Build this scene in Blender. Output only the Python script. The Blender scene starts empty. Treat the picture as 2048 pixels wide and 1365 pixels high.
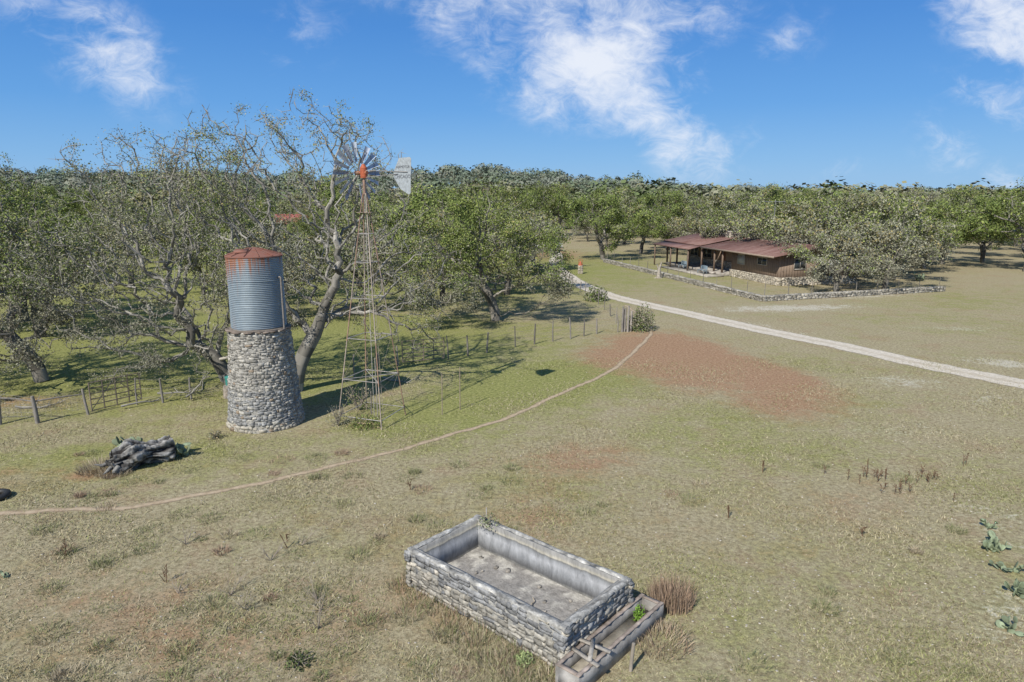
import bpy, math, numpy as np
from mathutils import Vector, Matrix, noise as mnoise
R=math.radians
scene=bpy.context.scene
COL=scene.collection
# ---------------------------------------------------------------- helpers
def link(o): COL.objects.link(o); return o
def build(name,V,Fs,C=None,mat=None,smooth=False):
    me=bpy.data.meshes.new(name)
    V=np.asarray(V,dtype=np.float32).reshape(-1,3)
    if not isinstance(Fs,list): Fs=[Fs]
    Fs=[np.asarray(f,dtype=np.int32) for f in Fs if len(f)]
    tot=np.concatenate([np.full(len(f),f.shape[1],dtype=np.int32) for f in Fs])
    loops=np.concatenate([f.ravel() for f in Fs])
    st=np.concatenate([[0],np.cumsum(tot)[:-1]]).astype(np.int32)
    me.vertices.add(len(V)); me.vertices.foreach_set("co",V.ravel())
    me.loops.add(len(loops)); me.loops.foreach_set("vertex_index",loops)
    me.polygons.add(len(tot)); me.polygons.foreach_set("loop_start",st)
    if smooth: me.polygons.foreach_set("use_smooth",np.ones(len(tot),dtype=bool))
    me.update(calc_edges=True)
    if C is not None:
        C=np.asarray(C,dtype=np.float32)
        if C.ndim==1: C=np.tile(C,(len(V),1))
        a=me.color_attributes.new("Col","FLOAT_COLOR","POINT")
        a.data.foreach_set("color",np.concatenate([C[:,:3],np.ones((len(V),1),np.float32)],1).ravel())
    if mat: me.materials.append(mat)
    return me
def ob(name,me,parent=None,label=None,cat=None,group=None,kind=None,loc=None):
    o=bpy.data.objects.new(name,me); link(o)
    if parent is not None: o.parent=parent
    if loc is not None: o.location=loc
    if label: o["label"]=label
    if cat: o["category"]=cat
    if group: o["group"]=group
    if kind: o["kind"]=kind
    return o
def empty(name,loc,label,cat,group=None,rot=0):
    o=ob(name,None,None,label,cat,group,None,loc); o.empty_display_size=.3
    o.rotation_euler=(0,0,rot); return o
class MB:
    def __init__(s): s.V=[];s.Q=[];s.T=[];s.C=[];s.n=0
    def add(s,V,F,c):
        V=np.asarray(V,float).reshape(-1,3); F=np.asarray(F)
        (s.Q if F.shape[1]==4 else s.T).append(F+s.n)
        s.V.append(V); c=np.asarray(c,float)
        s.C.append(np.tile(c,(len(V),1)) if c.ndim==1 else c); s.n+=len(V)
    def box(s,c,size,col,rz=0,M=None):
        h=np.array(size)/2
        v=np.array([[x,y,z] for x in(-1,1) for y in(-1,1) for z in(-1,1)])*h
        if M is not None: v=v@np.array(M).T
        if rz: 
            a=np.array([[math.cos(rz),-math.sin(rz),0],[math.sin(rz),math.cos(rz),0],[0,0,1]]); v=v@a.T
        s.add(v+np.array(c),[[0,1,3,2],[4,6,7,5],[0,4,5,1],[2,3,7,6],[0,2,6,4],[1,5,7,3]],col)
    def tube(s,p0,p1,r0,r1,col,k=6,cap=True):
        p0=np.array(p0,float);p1=np.array(p1,float);d=p1-p0;L=np.linalg.norm(d)
        if L<1e-6:return
        d/=L;a=np.array([1,.13,.07]) if abs(d[0])<.8 else np.array([.1,1,.07])
        u=np.cross(d,a);u/=np.linalg.norm(u);w=np.cross(d,u)
        t=np.arange(k)*2*math.pi/k
        ring=np.outer(np.cos(t),u)+np.outer(np.sin(t),w)
        i=np.arange(k);j=(i+1)%k
        s.add(np.vstack([p0+ring*r0,p1+ring*r1]),np.stack([i,j,j+k,i+k],1),col)
        if cap:
            s.add(np.vstack([p1[None]+d*r1*.3,p1+ring*r1]),np.stack([np.zeros(k,int),i+1,j+1],1),col)
            s.add(np.vstack([p0[None],p0+ring*r0]),np.stack([np.zeros(k,int),j+1,i+1],1),col)
    def me(s,name,mat,smooth=False):
        Fs=[]
        if s.Q: Fs.append(np.vstack(s.Q))
        if s.T: Fs.append(np.vstack(s.T))
        return build(name,np.vstack(s.V),Fs,np.vstack(s.C),mat,smooth)
def nd(t,ty,**k):
    n=t.nodes.new(ty)
    for a,b in k.items(): setattr(n,a,b)
    return n
def newmat(name):
    m=bpy.data.materials.new(name); m.use_nodes=True; t=m.node_tree; t.nodes.clear()
    o=nd(t,'ShaderNodeOutputMaterial'); p=nd(t,'ShaderNodeBsdfPrincipled'); t.links.new(p.outputs[0],o.inputs[0])
    p.inputs['Specular IOR Level'].default_value=.2
    return m,t,p,o
def attr_mat(name,rough=.85,scale=6,amt=.35,bump=.3,bs=25,metal=0,coord='Object',stretch=(1,1,1),spec=.2,detail=5):
    m,t,p,o=newmat(name)
    a=nd(t,'ShaderNodeAttribute',attribute_name='Col')
    tc=nd(t,'ShaderNodeTexCoord'); mp=nd(t,'ShaderNodeMapping'); mp.inputs['Scale'].default_value=stretch
    t.links.new(tc.outputs[coord],mp.inputs[0])
    n=nd(t,'ShaderNodeTexNoise'); n.inputs['Scale'].default_value=scale; n.inputs['Detail'].default_value=detail; n.inputs['Roughness'].default_value=.65
    t.links.new(mp.outputs[0],n.inputs['Vector'])
    mr=nd(t,'ShaderNodeMapRange'); mr.inputs[1].default_value=.3; mr.inputs[2].default_value=.7; mr.inputs[3].default_value=1-amt; mr.inputs[4].default_value=1+amt
    t.links.new(n.outputs[0],mr.inputs[0])
    vm=nd(t,'ShaderNodeVectorMath',operation='SCALE'); t.links.new(a.outputs['Color'],vm.inputs[0]); t.links.new(mr.outputs[0],vm.inputs['Scale'])
    t.links.new(vm.outputs[0],p.inputs['Base Color'])
    p.inputs['Roughness'].default_value=rough; p.inputs['Metallic'].default_value=metal; p.inputs['Specular IOR Level'].default_value=spec
    if bump:
        n2=nd(t,'ShaderNodeTexNoise'); n2.inputs['Scale'].default_value=bs; n2.inputs['Detail'].default_value=4
        t.links.new(mp.outputs[0],n2.inputs['Vector'])
        b=nd(t,'ShaderNodeBump'); b.inputs['Strength'].default_value=bump; b.inputs['Distance'].default_value=.03
        t.links.new(n2.outputs[0],b.inputs['Height']); t.links.new(b.outputs[0],p.inputs['Normal'])
    return m
def simple_mat(name):
    m=bpy.data.materials.new(name); m.use_nodes=True; t=m.node_tree; t.nodes.clear()
    o=nd(t,'ShaderNodeOutputMaterial'); p=nd(t,'ShaderNodeBsdfDiffuse'); t.links.new(p.outputs[0],o.inputs[0])
    a=nd(t,'ShaderNodeAttribute',attribute_name='Col'); t.links.new(a.outputs['Color'],p.inputs['Color']); return m
M_stone=attr_mat('stone',.95,14,.4,.7,34,detail=8)
M_bark=simple_mat('bark'); M_leaf=simple_mat('leaf'); M_far=simple_mat('far_leaf'); M_grass=simple_mat('grass_blades')
M_log=attr_mat('dead_wood',.95,6,.5,.8,14)
M_wood=attr_mat('weathered_wood',.9,8,.35,.4,30,stretch=(1,1,.3))
M_metal=attr_mat('weathered_metal',.55,10,.3,.1,30,spec=.4)
M_conc=attr_mat('old_concrete',.9,2.2,.5,.45,35,detail=9)
M_paint=attr_mat('house_paint',.75,2,.12,.1,20)
M_pad=attr_mat('cactus',.7,6,.25,.2,30)
# ---------------------------------------------------------------- terrain function
def sst(x,a,b):
    t=np.clip((x-a)/(b-a),0,1); return t*t*(3-2*t)
def H(x,y):
    x=np.asarray(x,float); y=np.asarray(y,float)
    s=x/np.maximum(y,1)
    w=.02+.98*(1-sst(s,-.05,.40))
    und=1+.16*np.sin(x*.009+1)+.12*np.sin(x*.023+y*.003)
    return 19*sst(y,260,700)*w*und
# ---------------------------------------------------------------- ground
def axis(lo,hi,step,far,g=1.25,neg=None):
    a=list(np.arange(lo,hi+1e-6,step)); s=step; x=hi
    while x<far: s*=g; x+=s; a.append(x)
    s=step; x=lo; b=[]
    lim=-far if neg is None else neg
    while x>lim: s*=g; x-=s; b.append(x)
    return np.array(b[::-1]+a)
xs=axis(-50,56,.5,3500); ys=axis(8,104,.5,4500,neg=-300)
X,Y=np.meshgrid(xs,ys); 
def blob(cx,cy,rx,ry,rot=0,p=1.0):
    c,s=math.cos(rot),math.sin(rot); dx=X-cx;dy=Y-cy
    a=(dx*c+dy*s)/rx; b=(-dx*s+dy*c)/ry
    return np.exp(-(a*a+b*b)**p)
soil=np.maximum.reduce([blob(9.5,38.5,4.2,7.8,.05,1.6)*1.3,blob(12.6,34.5,2.8,6.4,.25,1.5)*1.25,blob(12,29.5,2.4,2.8,0,1)*1.05,blob(6,38,2.4,3.8,0,1)*1.1,
   blob(2.2,22.5,2.8,2.0,.3)*.75,blob(.5,18.5,1.7,2.4)*.6,blob(-6.5,12.5,4,1.5)*.6,blob(-10,14,4,2)*.5,blob(7,110,6,14)*.8,blob(-16,21,5,1.5,.2)*.5,
   blob(38,97,9,7)*.6,blob(-3,14,2,3)*.5,blob(-22,29.5,4,1.5)*.6,blob(-9,14,2.5,1.2)*.55,blob(-13.8,21.4,1.3,.7,.3)*.95,blob(5,17,5,3)*.3,blob(-2,18,6,3)*.3,blob(10,19,4,2,.3)*.4])
green=np.maximum.reduce([blob(-22,42,26,15,0,2)*1.0,blob(1,33,6.5,5.5,.6,1.5)*.95,blob(-3,28,4.5,4,.6)*.85,blob(8,25,7,5)*.42,blob(12,70,4,14,-.2)*.35,blob(22,80,8,16)*.4,
   blob(-14,22.5,8,2.5,.2)*.6,blob(0,20,9,3,.5)*.25,blob(6,14,7,4)*.22,blob(33,48,8,6)*.3,blob(17,36,5,4)*.3,blob(-40,90,60,40,0,2)*1.1,blob(40,60,12,6,.3)*.35,blob(16,22,5,4)*.2,blob(15,30,3,4)*.3])
pale=np.maximum.reduce([blob(23,56,8,2.2,.15)*.8,blob(33,63,9,2,.3)*.6,blob(27.5,36.5,2.6,1.3,-.6)*.9,blob(31,47,4,1.5)*.5,blob(19.5,33,2.5,1.8)*.6,blob(15,26,3,1.2)*.4,
   blob(12,13,2.5,2)*.55,blob(14,18,3,2)*.4,blob(18,48,1.5,9,.42)*.45,blob(40,80,12,5)*.35,blob(22,30,4,2,.5)*.4])
Z=H(X,Y)
V=np.stack([X,Y,Z],-1).reshape(-1,3)
ny,nx=X.shape; I=np.arange(ny*nx).reshape(ny,nx)
F=np.stack([I[:-1,:-1],I[:-1,1:],I[1:,1:],I[1:,:-1]],-1).reshape(-1,4)
Cg=np.stack([soil,green,pale],-1).reshape(-1,3)
def ground_mat():
    m=bpy.data.materials.new('pasture'); m.use_nodes=True; t=m.node_tree; t.nodes.clear(); L=t.links.new
    o=nd(t,'ShaderNodeOutputMaterial'); p=nd(t,'ShaderNodeBsdfDiffuse'); L(p.outputs[0],o.inputs[0])
    a=nd(t,'ShaderNodeAttribute',attribute_name='Col'); sp=nd(t,'ShaderNodeSeparateColor'); L(a.outputs['Color'],sp.inputs[0])
    tc=nd(t,'ShaderNodeTexCoord')
    def N(sc,det=6,ro=.6,off=0,st=(1,1,1)):
        mp=nd(t,'ShaderNodeMapping'); mp.inputs['Location'].default_value=(off,off*1.7,0); mp.inputs['Scale'].default_value=st; L(tc.outputs['Object'],mp.inputs[0])
        n=nd(t,'ShaderNodeTexNoise'); n.inputs['Scale'].default_value=sc; n.inputs['Detail'].default_value=det; n.inputs['Roughness'].default_value=ro
        L(mp.outputs[0],n.inputs['Vector']); return n.outputs[0]
    def M(op,a_,b_=None,cl=False):
        n=nd(t,'ShaderNodeMath',operation=op); n.use_clamp=cl
        for i,x in enumerate((a_,b_)):
            if x is None: continue
            if isinstance(x,(int,float)): n.inputs[i].default_value=x
            else: L(x,n.inputs[i])
        return n.outputs[0]
    def mask(val,lo,hi):
        n=nd(t,'ShaderNodeMapRange',interpolation_type='SMOOTHSTEP'); L(val,n.inputs[0]); n.inputs[1].default_value=lo; n.inputs[2].default_value=hi; return n.outputs[0]
    def mix(f,a_,b_):
        n=nd(t,'ShaderNodeMix',data_type='RGBA'); L(f,n.inputs[0])
        for i,x in ((6,a_),(7,b_)):
            if isinstance(x,tuple): n.inputs[i].default_value=(*x,1)
            else: L(x,n.inputs[i])
        return n.outputs[2]
    big=N(.22,5,.6,3); med=N(1.1,6,.7,11); fine=N(7,7,.75,5); fine2=N(26,4,.8,9); brn=N(.45,5,.65,31)
    fm=mask(fine,.33,.67)
    dry=mix(fm,(.235,.195,.115),(.49,.43,.285))
    dry=mix(M('MULTIPLY',mask(brn,.5,.68),.55),dry,mix(fm,(.24,.165,.10),(.44,.33,.22)))
    grn=mix(fm,(.15,.165,.052),(.385,.38,.15))
    soilc=mix(fm,(.26,.15,.092),(.46,.295,.19))
    palec=mix(fm,(.44,.40,.32),(.68,.64,.54))
    g=M('ADD',M('MULTIPLY',sp.outputs[1],.9),M('MULTIPLY',M('SUBTRACT',med,.5),1.5)); g=M('ADD',g,M('MULTIPLY',M('SUBTRACT',big,.5),1.0)); g=M('ADD',g,M('MULTIPLY',M('SUBTRACT',fine,.5),1.3))
    c=mix(mask(g,-.05,.75),dry,grn)
    s_=M('ADD',sp.outputs[0],M('MULTIPLY',M('SUBTRACT',med,.5),1.9)); s_=M('ADD',s_,M('MULTIPLY',M('SUBTRACT',fine,.5),1.3))
    c=mix(M('MULTIPLY',mask(s_,.2,.95),.88),c,soilc)
    q=M('ADD',sp.outputs[2],M('MULTIPLY',M('SUBTRACT',med,.5),1.8)); q=M('ADD',q,M('MULTIPLY',M('SUBTRACT',fine,.5),1.5))
    c=mix(M('MULTIPLY',mask(q,.36,.8),.75),c,palec)
    sp2=nd(t,'ShaderNodeMapRange'); L(fine2,sp2.inputs[0]); sp2.inputs[1].default_value=.3; sp2.inputs[2].default_value=.7; sp2.inputs[3].default_value=.6; sp2.inputs[4].default_value=1.32
    vm=nd(t,'ShaderNodeVectorMath',operation='SCALE'); L(c,vm.inputs[0]); L(sp2.outputs[0],vm.inputs['Scale'])
    L(vm.outputs[0],p.inputs['Color'])
    b=nd(t,'ShaderNodeBump'); b.inputs['Strength'].default_value=.7; b.inputs['Distance'].default_value=.07
    L(fine,b.inputs['Height']); L(b.outputs[0],p.inputs['Normal'])
    return m
ob('ground',build('ground',V,F,Cg,ground_mat(),True),kind='structure')
# ---------------------------------------------------------------- strips (road, trail)
def crom(P,n=12):
    P=np.array(P,float); P=np.vstack([2*P[0]-P[1],P,2*P[-1]-P[-2]]); out=[]
    for i in range(1,len(P)-2):
        for t in np.linspace(0,1,n,endpoint=False):
            a,b,c,d=P[i-1:i+3]
            out.append(.5*((2*b)+(-a+c)*t+(2*a-5*b+4*c-d)*t*t+(-a+3*b-3*c+d)*t**3))
    out.append(P[-2]); return np.array(out)
def strip(name,P,w,z,mat,lab=None):
    C=crom(P); T=np.gradient(C,axis=0); T/=np.linalg.norm(T,axis=1)[:,None]; Nn=np.stack([-T[:,1],T[:,0]],1)
    C=C+Nn*(.06*np.sin(np.arange(len(C))*.35)+.03*np.sin(np.arange(len(C))*1.1))[:,None]
    k=7; us=np.linspace(-1,1,k); V=[];Cc=[]
    for i in range(len(C)):
        for u in us:
            p=C[i]+Nn[i]*u*w/2; V.append([p[0],p[1],z+.004*(1-u*u)]); Cc.append([abs(u),0,0])
    n=len(C); I=np.arange(n*k).reshape(n,k)
    F=np.stack([I[:-1,:-1],I[:-1,1:],I[1:,1:],I[1:,:-1]],-1).reshape(-1,4)[:,::-1]
    return ob(name,build(name,V,F,Cc,mat,True),kind='structure')
def strip_mat(name,c1,c2,edge=.75,amp=.8,sc=1.5,soft=.18,centre=None):
    m,t,p,o=newmat(name); L=t.links.new
    a=nd(t,'ShaderNodeAttribute',attribute_name='Col'); sp=nd(t,'ShaderNodeSeparateColor'); L(a.outputs['Color'],sp.inputs[0])
    tc=nd(t,'ShaderNodeTexCoord')
    n=nd(t,'ShaderNodeTexNoise'); n.inputs['Scale'].default_value=sc; n.inputs['Detail'].default_value=8; n.inputs['Roughness'].default_value=.7; L(tc.outputs['Object'],n.inputs['Vector'])
    n2=nd(t,'ShaderNodeTexNoise'); n2.inputs['Scale'].default_value=5; n2.inputs['Detail'].default_value=8; n2.inputs['Roughness'].default_value=.75; L(tc.outputs['Object'],n2.inputs['Vector'])
    mr0=nd(t,'ShaderNodeMapRange'); L(n2.outputs[0],mr0.inputs[0]); mr0.inputs[1].default_value=.35; mr0.inputs[2].default_value=.65
    mx=nd(t,'ShaderNodeMix',data_type='RGBA'); L(mr0.outputs[0],mx.inputs[0]); mx.inputs[6].default_value=(*c1,1); mx.inputs[7].default_value=(*c2,1)
    last=mx.outputs[2]
    if centre:
        ce=nd(t,'ShaderNodeMath',operation='MULTIPLY_ADD'); L(n.outputs[0],ce.inputs[0]); ce.inputs[1].default_value=-1.2; L(sp.outputs[0],ce.inputs[2])
        cm=nd(t,'ShaderNodeMapRange',interpolation_type='SMOOTHSTEP'); L(ce.outputs[0],cm.inputs[0]); cm.inputs[1].default_value=-.55; cm.inputs[2].default_value=-.35; cm.inputs[3].default_value=.6; cm.inputs[4].default_value=0
        m2=nd(t,'ShaderNodeMix',data_type='RGBA'); L(cm.outputs[0],m2.inputs[0]); L(last,m2.inputs[6]); m2.inputs[7].default_value=(*centre,1); last=m2.outputs[2]
    L(last,p.inputs['Base Color']); p.inputs['Roughness'].default_value=1; p.inputs['Specular IOR Level'].default_value=.05
    ad=nd(t,'ShaderNodeMath',operation='MULTIPLY_ADD'); L(n.outputs[0],ad.inputs[0]); ad.inputs[1].default_value=amp; L(sp.outputs[0],ad.inputs[2])
    mr=nd(t,'ShaderNodeMapRange',interpolation_type='SMOOTHSTEP'); L(ad.outputs[0],mr.inputs[0]); e=edge+amp*.5; mr.inputs[1].default_value=e-soft; mr.inputs[2].default_value=e+soft*.6; mr.inputs[3].default_value=1; mr.inputs[4].default_value=0
    tr=nd(t,'ShaderNodeBsdfTransparent'); ms=nd(t,'ShaderNodeMixShader'); L(mr.outputs[0],ms.inputs[0]); L(tr.outputs[0],ms.inputs[1]); L(p.outputs[0],ms.inputs[2]); L(ms.outputs[0],o.inputs[0])
    return m
trail=[(-19,17.4),(-14.9,18.4),(-12.8,18.6),(-10.8,19.0),(-8.4,20.4),(-5.6,22.3),(-2.9,24.6),(-.5,26.9),(2.5,31),(5.9,36.4),(8.6,43.1),(9.9,47.4),(10.0,52.5),(9.6,57.5)]
road=[(42,12),(32,22.5),(25.2,32.5),(23.3,35.3),(20.6,40.6),(16.8,47.4),(11.7,57.5),(8.5,65.2),(6.9,74.4),(6.0,84.7),(6.2,96.7),(7.1,109.5),(5.9,122.5),(0,140)]
strip('dirt_path',trail,.60,.006,strip_mat('trail_dirt',(.37,.28,.19),(.52,.42,.30),.46,1.1,2.2,.38))
strip('road',road,2.6,.012,strip_mat('caliche_road',(.44,.39,.315),(.72,.65,.545),.78,.6,1.0,.16,(.44,.375,.28)))
# ---------------------------------------------------------------- stones
def _tmpl():
    g=[-1,0,1]; pts=[(x,y,z) for x in g for y in g for z in g if max(abs(x),abs(y),abs(z))==1]
    idx={p:i for i,p in enumerate(pts)}; F=[]
    for ax in range(3):
        for s in (-1,1):
            o1,o2=[a for a in range(3) if a!=ax]
            for i in (-1,0):
                for j in (-1,0):
                    q=[]
                    for (di,dj) in ((0,0),(1,0),(1,1),(0,1)):
                        p=[0,0,0]; p[ax]=s; p[o1]=i+di; p[o2]=j+dj; q.append(idx[tuple(p)])
                    flip=(s>0)==(ax==1)
                    F.append(q[::-1] if flip else q)
    P=np.array(pts,float); n=(np.abs(P)**12).sum(1)**(1/12); P=P/n[:,None]
    return P,np.array(F)
TP,TF=_tmpl()
def stones(mb,c,fr,hs,cols,rng,jit=.10):
    S=len(c); P=TP[None]+rng.normal(0,jit,(S,len(TP),3)); P=P*hs[:,None,:]
    W=np.einsum('snk,skj->snj',P,fr)+c[:,None,:]
    F=(TF[None]+(np.arange(S)*len(TP))[:,None,None]).reshape(-1,4)
    C=np.repeat(cols,len(TP),0)*(1+rng.normal(0,.12,(S*len(TP),1)))
    mb.add(W.reshape(-1,3),F,C)
def wall_face(mb,p0,p1,z0,z1,out,rng,colf,cw=(.18,.42),ch=(.09,.17),th=.13,rows=None):
    p0=np.array(p0,float);p1=np.array(p1,float);d=p1-p0;L=np.linalg.norm(d);d/=L;o=np.array(out,float)
    z=z0;c=[];hs=[];cs=[];fr=[]
    while z<z1-.03:
        h=min(rng.uniform(*ch),z1-z); x=-rng.uniform(0,.1)
        while x<L:
            w=min(rng.uniform(*cw),L-x+.06)
            if w<.06: break
            parts=[(z+h/2,h/2)] if (rng.random()<.7 or h<.10) else [(z+h*.27,h*.26),(z+h*.77,h*.22)]
            for zc,hh in parts:
                q=p0+d*(x+w/2); tl=rng.normal(0,.06)
                c.append([q[0]+o[0]*rng.normal(0,.013),q[1]+o[1]*rng.normal(0,.013),zc+rng.normal(0,.008)]); hs.append([w/2*rng.uniform(.9,1.02),th/2,hh*rng.uniform(.88,1.05)]); cs.append(colf(z))
                fr.append([[d[0],d[1],tl],[o[0],o[1],0],[-d[0]*tl,-d[1]*tl,1]])
            x+=w
        z+=h
    stones(mb,np.array(c),np.array(fr),np.array(hs),np.array(cs),rng,.11)
# ---------------------------------------------------------------- stone tower + tank
rng=np.random.default_rng(4)
tw=empty('stone_tower',(-10.05,26.7,0),'tapered round rubble stone tower carrying the metal water tank','tower')
mb=MB(); c=[];hs=[];cs=[];fr=[]
def rad(z): return 1.48-.33*(z/3.9)**.75
z=0.0
while z<3.86:
    h=rng.uniform(.06,.14); r=rad(z); a=rng.uniform(0,.3); end=a+2*math.pi
    while a<end:
        w=rng.uniform(.07,.30); da=w/r
        parts=[(z+h/2,h/2)] if (rng.random()<.8 or h<.11) else [(z+h*.27,h*.26),(z+h*.77,h*.22)]
        for zc,hh in parts:
            m=a+da/2; rr=r-.078+rng.normal(0,.012); tl=rng.normal(0,.10)
            c.append([math.cos(m)*rr,math.sin(m)*rr,zc+rng.normal(0,.012)]); hs.append([w/2*rng.uniform(.88,1.06),.10,hh*rng.uniform(.9,1.12)])
            fr.append([[-math.sin(m),math.cos(m),tl],[math.cos(m),math.sin(m),.08],[math.sin(m)*tl,-math.cos(m)*tl,1]])
            k=rng.random(); 
            if z<1.6: col=np.array([.30,.298,.288])*rng.uniform(.62,1.2)
            else: col=np.array([.36,.342,.305])*rng.uniform(.6,1.2)
            if k<.12: col=np.array([.48,.455,.40])*rng.uniform(.85,1.1)
            if z<.25: col=np.array([.46,.425,.355])*rng.uniform(.7,1.1)
            if k>.96: col=np.array([.33,.26,.19])*rng.uniform(.8,1.1)
            cs.append(col)
        a+=da
    z+=h
stones(mb,np.array(c),np.array(fr),np.array(hs),np.array(cs),rng,.12)
for i in range(14):
    z0=i*3.85/14;z1=(i+1)*3.85/14; mb.tube((0,0,z0),(0,0,z1),rad(z0)+.006,rad(z1)+.006,(.345,.33,.295),48,cap=(i==13))
ob('wall',mb.me('tower_wall',M_stone),tw)
mb=MB(); 
for i in range(26):
    a=i*2*math.pi/26+rng.normal(0,.05); r=1.12+rng.normal(0,.05)
    mb.box((math.cos(a)*r*.9,math.sin(a)*r*.9,3.93+rng.normal(0,.012)),(.42+rng.normal(0,.06),.30,.055),np.array([.22,.18,.15])*rng.uniform(.6,1.2),rz=a)
mb.tube((0,0,3.88),(0,0,3.97),1.12,1.12,(.2,.17,.14),32)
ob('ledge',mb.me('ledge',M_wood),tw,'splintered wooden ledge under the tank')
def tank_mat(roof=False):
    m,t,p,o=newmat('rust_roof' if roof else 'galvanised_rusty'); L=t.links.new
    tc=nd(t,'ShaderNodeTexCoord'); mp=nd(t,'ShaderNodeMapping'); mp.inputs['Scale'].default_value=(3.6,3.6,.14) if not roof else (2,2,2); L(tc.outputs['Object'],mp.inputs[0])
    n=nd(t,'ShaderNodeTexNoise'); n.inputs['Scale'].default_value=2.2; n.inputs['Detail'].default_value=7; n.inputs['Roughness'].default_value=.7; L(mp.outputs[0],n.inputs['Vector'])
    sx=nd(t,'ShaderNodeSeparateXYZ'); L(tc.outputs['Object'],sx.inputs[0])
    n3=nd(t,'ShaderNodeTexNoise'); n3.inputs['Scale'].default_value=5; n3.inputs['Detail'].default_value=6; L(tc.outputs['Object'],n3.inputs['Vector'])
    base=nd(t,'ShaderNodeMix',data_type='RGBA'); L(n3.outputs[0],base.inputs[0])
    r=nd(t,'ShaderNodeMix',data_type='RGBA'); 
    if roof:
        base.inputs[6].default_value=(.27,.085,.05,1); base.inputs[7].default_value=(.23,.15,.125,1)
        L(base.outputs[2],p.inputs['Base Color']); p.inputs['Roughness'].default_value=.8
    else:
        base.inputs[6].default_value=(.19,.24,.28,1); base.inputs[7].default_value=(.33,.385,.42,1)
        zr=nd(t,'ShaderNodeMapRange'); L(sx.outputs[2],zr.inputs[0]); zr.inputs[1].default_value=1.2; zr.inputs[2].default_value=2.85; zr.inputs[3].default_value=-.10; zr.inputs[4].default_value=.17
        xr=nd(t,'ShaderNodeMapRange'); L(sx.outputs[0],xr.inputs[0]); xr.inputs[1].default_value=-.9; xr.inputs[2].default_value=.9; xr.inputs[3].default_value=.10; xr.inputs[4].default_value=-.05
        ad=nd(t,'ShaderNodeMath',operation='ADD'); L(n.outputs[0],ad.inputs[0]); L(zr.outputs[0],ad.inputs[1])
        ad2=nd(t,'ShaderNodeMath',operation='ADD'); L(ad.outputs[0],ad2.inputs[0]); L(xr.outputs[0],ad2.inputs[1])
        mr=nd(t,'ShaderNodeMapRange',interpolation_type='SMOOTHSTEP'); L(ad2.outputs[0],mr.inputs[0]); mr.inputs[1].default_value=.58; mr.inputs[2].default_value=.70; mr.inputs[4].default_value=.9
        L(mr.outputs[0],r.inputs[0]); L(base.outputs[2],r.inputs[6]); r.inputs[7].default_value=(.37,.15,.07,1)
        L(r.outputs[2],p.inputs['Base Color']); p.inputs['Roughness'].default_value=.5; p.inputs['Metallic'].default_value=.2; p.inputs['Specular IOR Level'].default_value=.4
    return m
tk=empty('water_tank',(-10.05,26.7,3.975),'corrugated galvanised water tank with rust streaks on stone tower','water tank')
k=72; nz=40*6+1; zz=np.linspace(0,2.8,nz); rr=1.03+.021*np.cos(zz/2.8*40*2*math.pi); 
rr=rr+np.where((np.abs(zz-.95)<.02)|(np.abs(zz-1.9)<.02),.012,0)
th=np.arange(k)*2*math.pi/k
V=np.stack([np.outer(rr,np.cos(th)),np.outer(rr,np.sin(th)),np.repeat(zz[:,None],k,1)],-1).reshape(-1,3)
V[:,0]+=.012*np.sin(V[:,2]*2.1+V[:,1]*3); V[:,1]+=.012*np.sin(V[:,2]*1.7+V[:,0]*4)
I=np.arange(nz*k).reshape(nz,k); J=np.roll(I,-1,1)
F=np.stack([I[:-1],J[:-1],J[1:],I[1:]],-1).reshape(-1,4)
ob('shell',build('shell',V,F,(.3,.3,.3),tank_mat(),True),tk)
mb=MB()
mb.tube((0,0,2.78),(0,0,2.82),1.07,1.07,(.3,.1,.05),64)
for i in range(4):
    a,b=[(1.07,2.82),(.72,2.93),(.40,3.02),(.22,3.08),(.05,3.11)][i:i+2]
    mb.tube((0,0,a[1]),(0,0,b[1]),a[0],b[0],(.3,.1,.05),16,cap=(i==3))
for i in range(12):
    a=i*math.pi/6; mb.tube((1.05*math.cos(a),1.05*math.sin(a),2.85),(.2*math.cos(a),.2*math.sin(a),3.10),.014,.014,(.3,.1,.05),4)
mb.box((-.30,-.5,3.02),(.5,.34,.02),(.3,.1,.05),M=Matrix.Rotation(R(20),3,'X'))
ob('roof',mb.me('tank_roof',tank_mat(True)),tk,'low rusted cone roof with a folded hatch')
mb=MB(); mb.tube((1.10,-.35,-3.9),(1.10,-.35,2.0),.035,.035,(.22,.2,.18),8); mb.tube((1.10,-.35,2.0),(.95,-.3,2.0),.035,.035,(.22,.2,.18),8)
mb.tube((1.42,-.35,-3.9),(1.12,-.3,-.1),.025,.025,(.22,.2,.18),8)
ob('pipe',mb.me('pipe',M_metal),tk)
# ---------------------------------------------------------------- windmill
wm=empty('windmill',(-5.7,27.0,0),'tall four-legged steel windmill with bladed wheel and tail vane','windmill')
rust=(.34,.22,.16); steel=(.36,.34,.32); grayrust=(.41,.34,.28)
ft=[np.array(v) for v in ((.55,-1.35,0),(1.2,.6,0),(-.6,1.3,0),(-1.35,-.62,0))]
top=9.15
def leg(i,z):
    f=ft[i]; t=z/top; return np.array([f[0]*(1-t)+.06*np.sign(f[0])*t, f[1]*(1-t)+.06*np.sign(f[1])*t, z])
for i in range(4):
    mb=MB(); zs=[-.05,1.7,3.4,5.0,6.4,7.6,9.15]
    for a,b in zip(zs[:-1],zs[1:]):
        col=np.array(rust if rng.random()<.5 else grayrust)*rng.uniform(.8,1.2)
        mb.tube(leg(i,a),leg(i,b),.025,.020,col,4,cap=False)
    ob('leg',mb.me('leg',M_metal),wm)
mb=MB()
lv=[.35,1.85,3.5,5.1,6.5,7.6]
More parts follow.
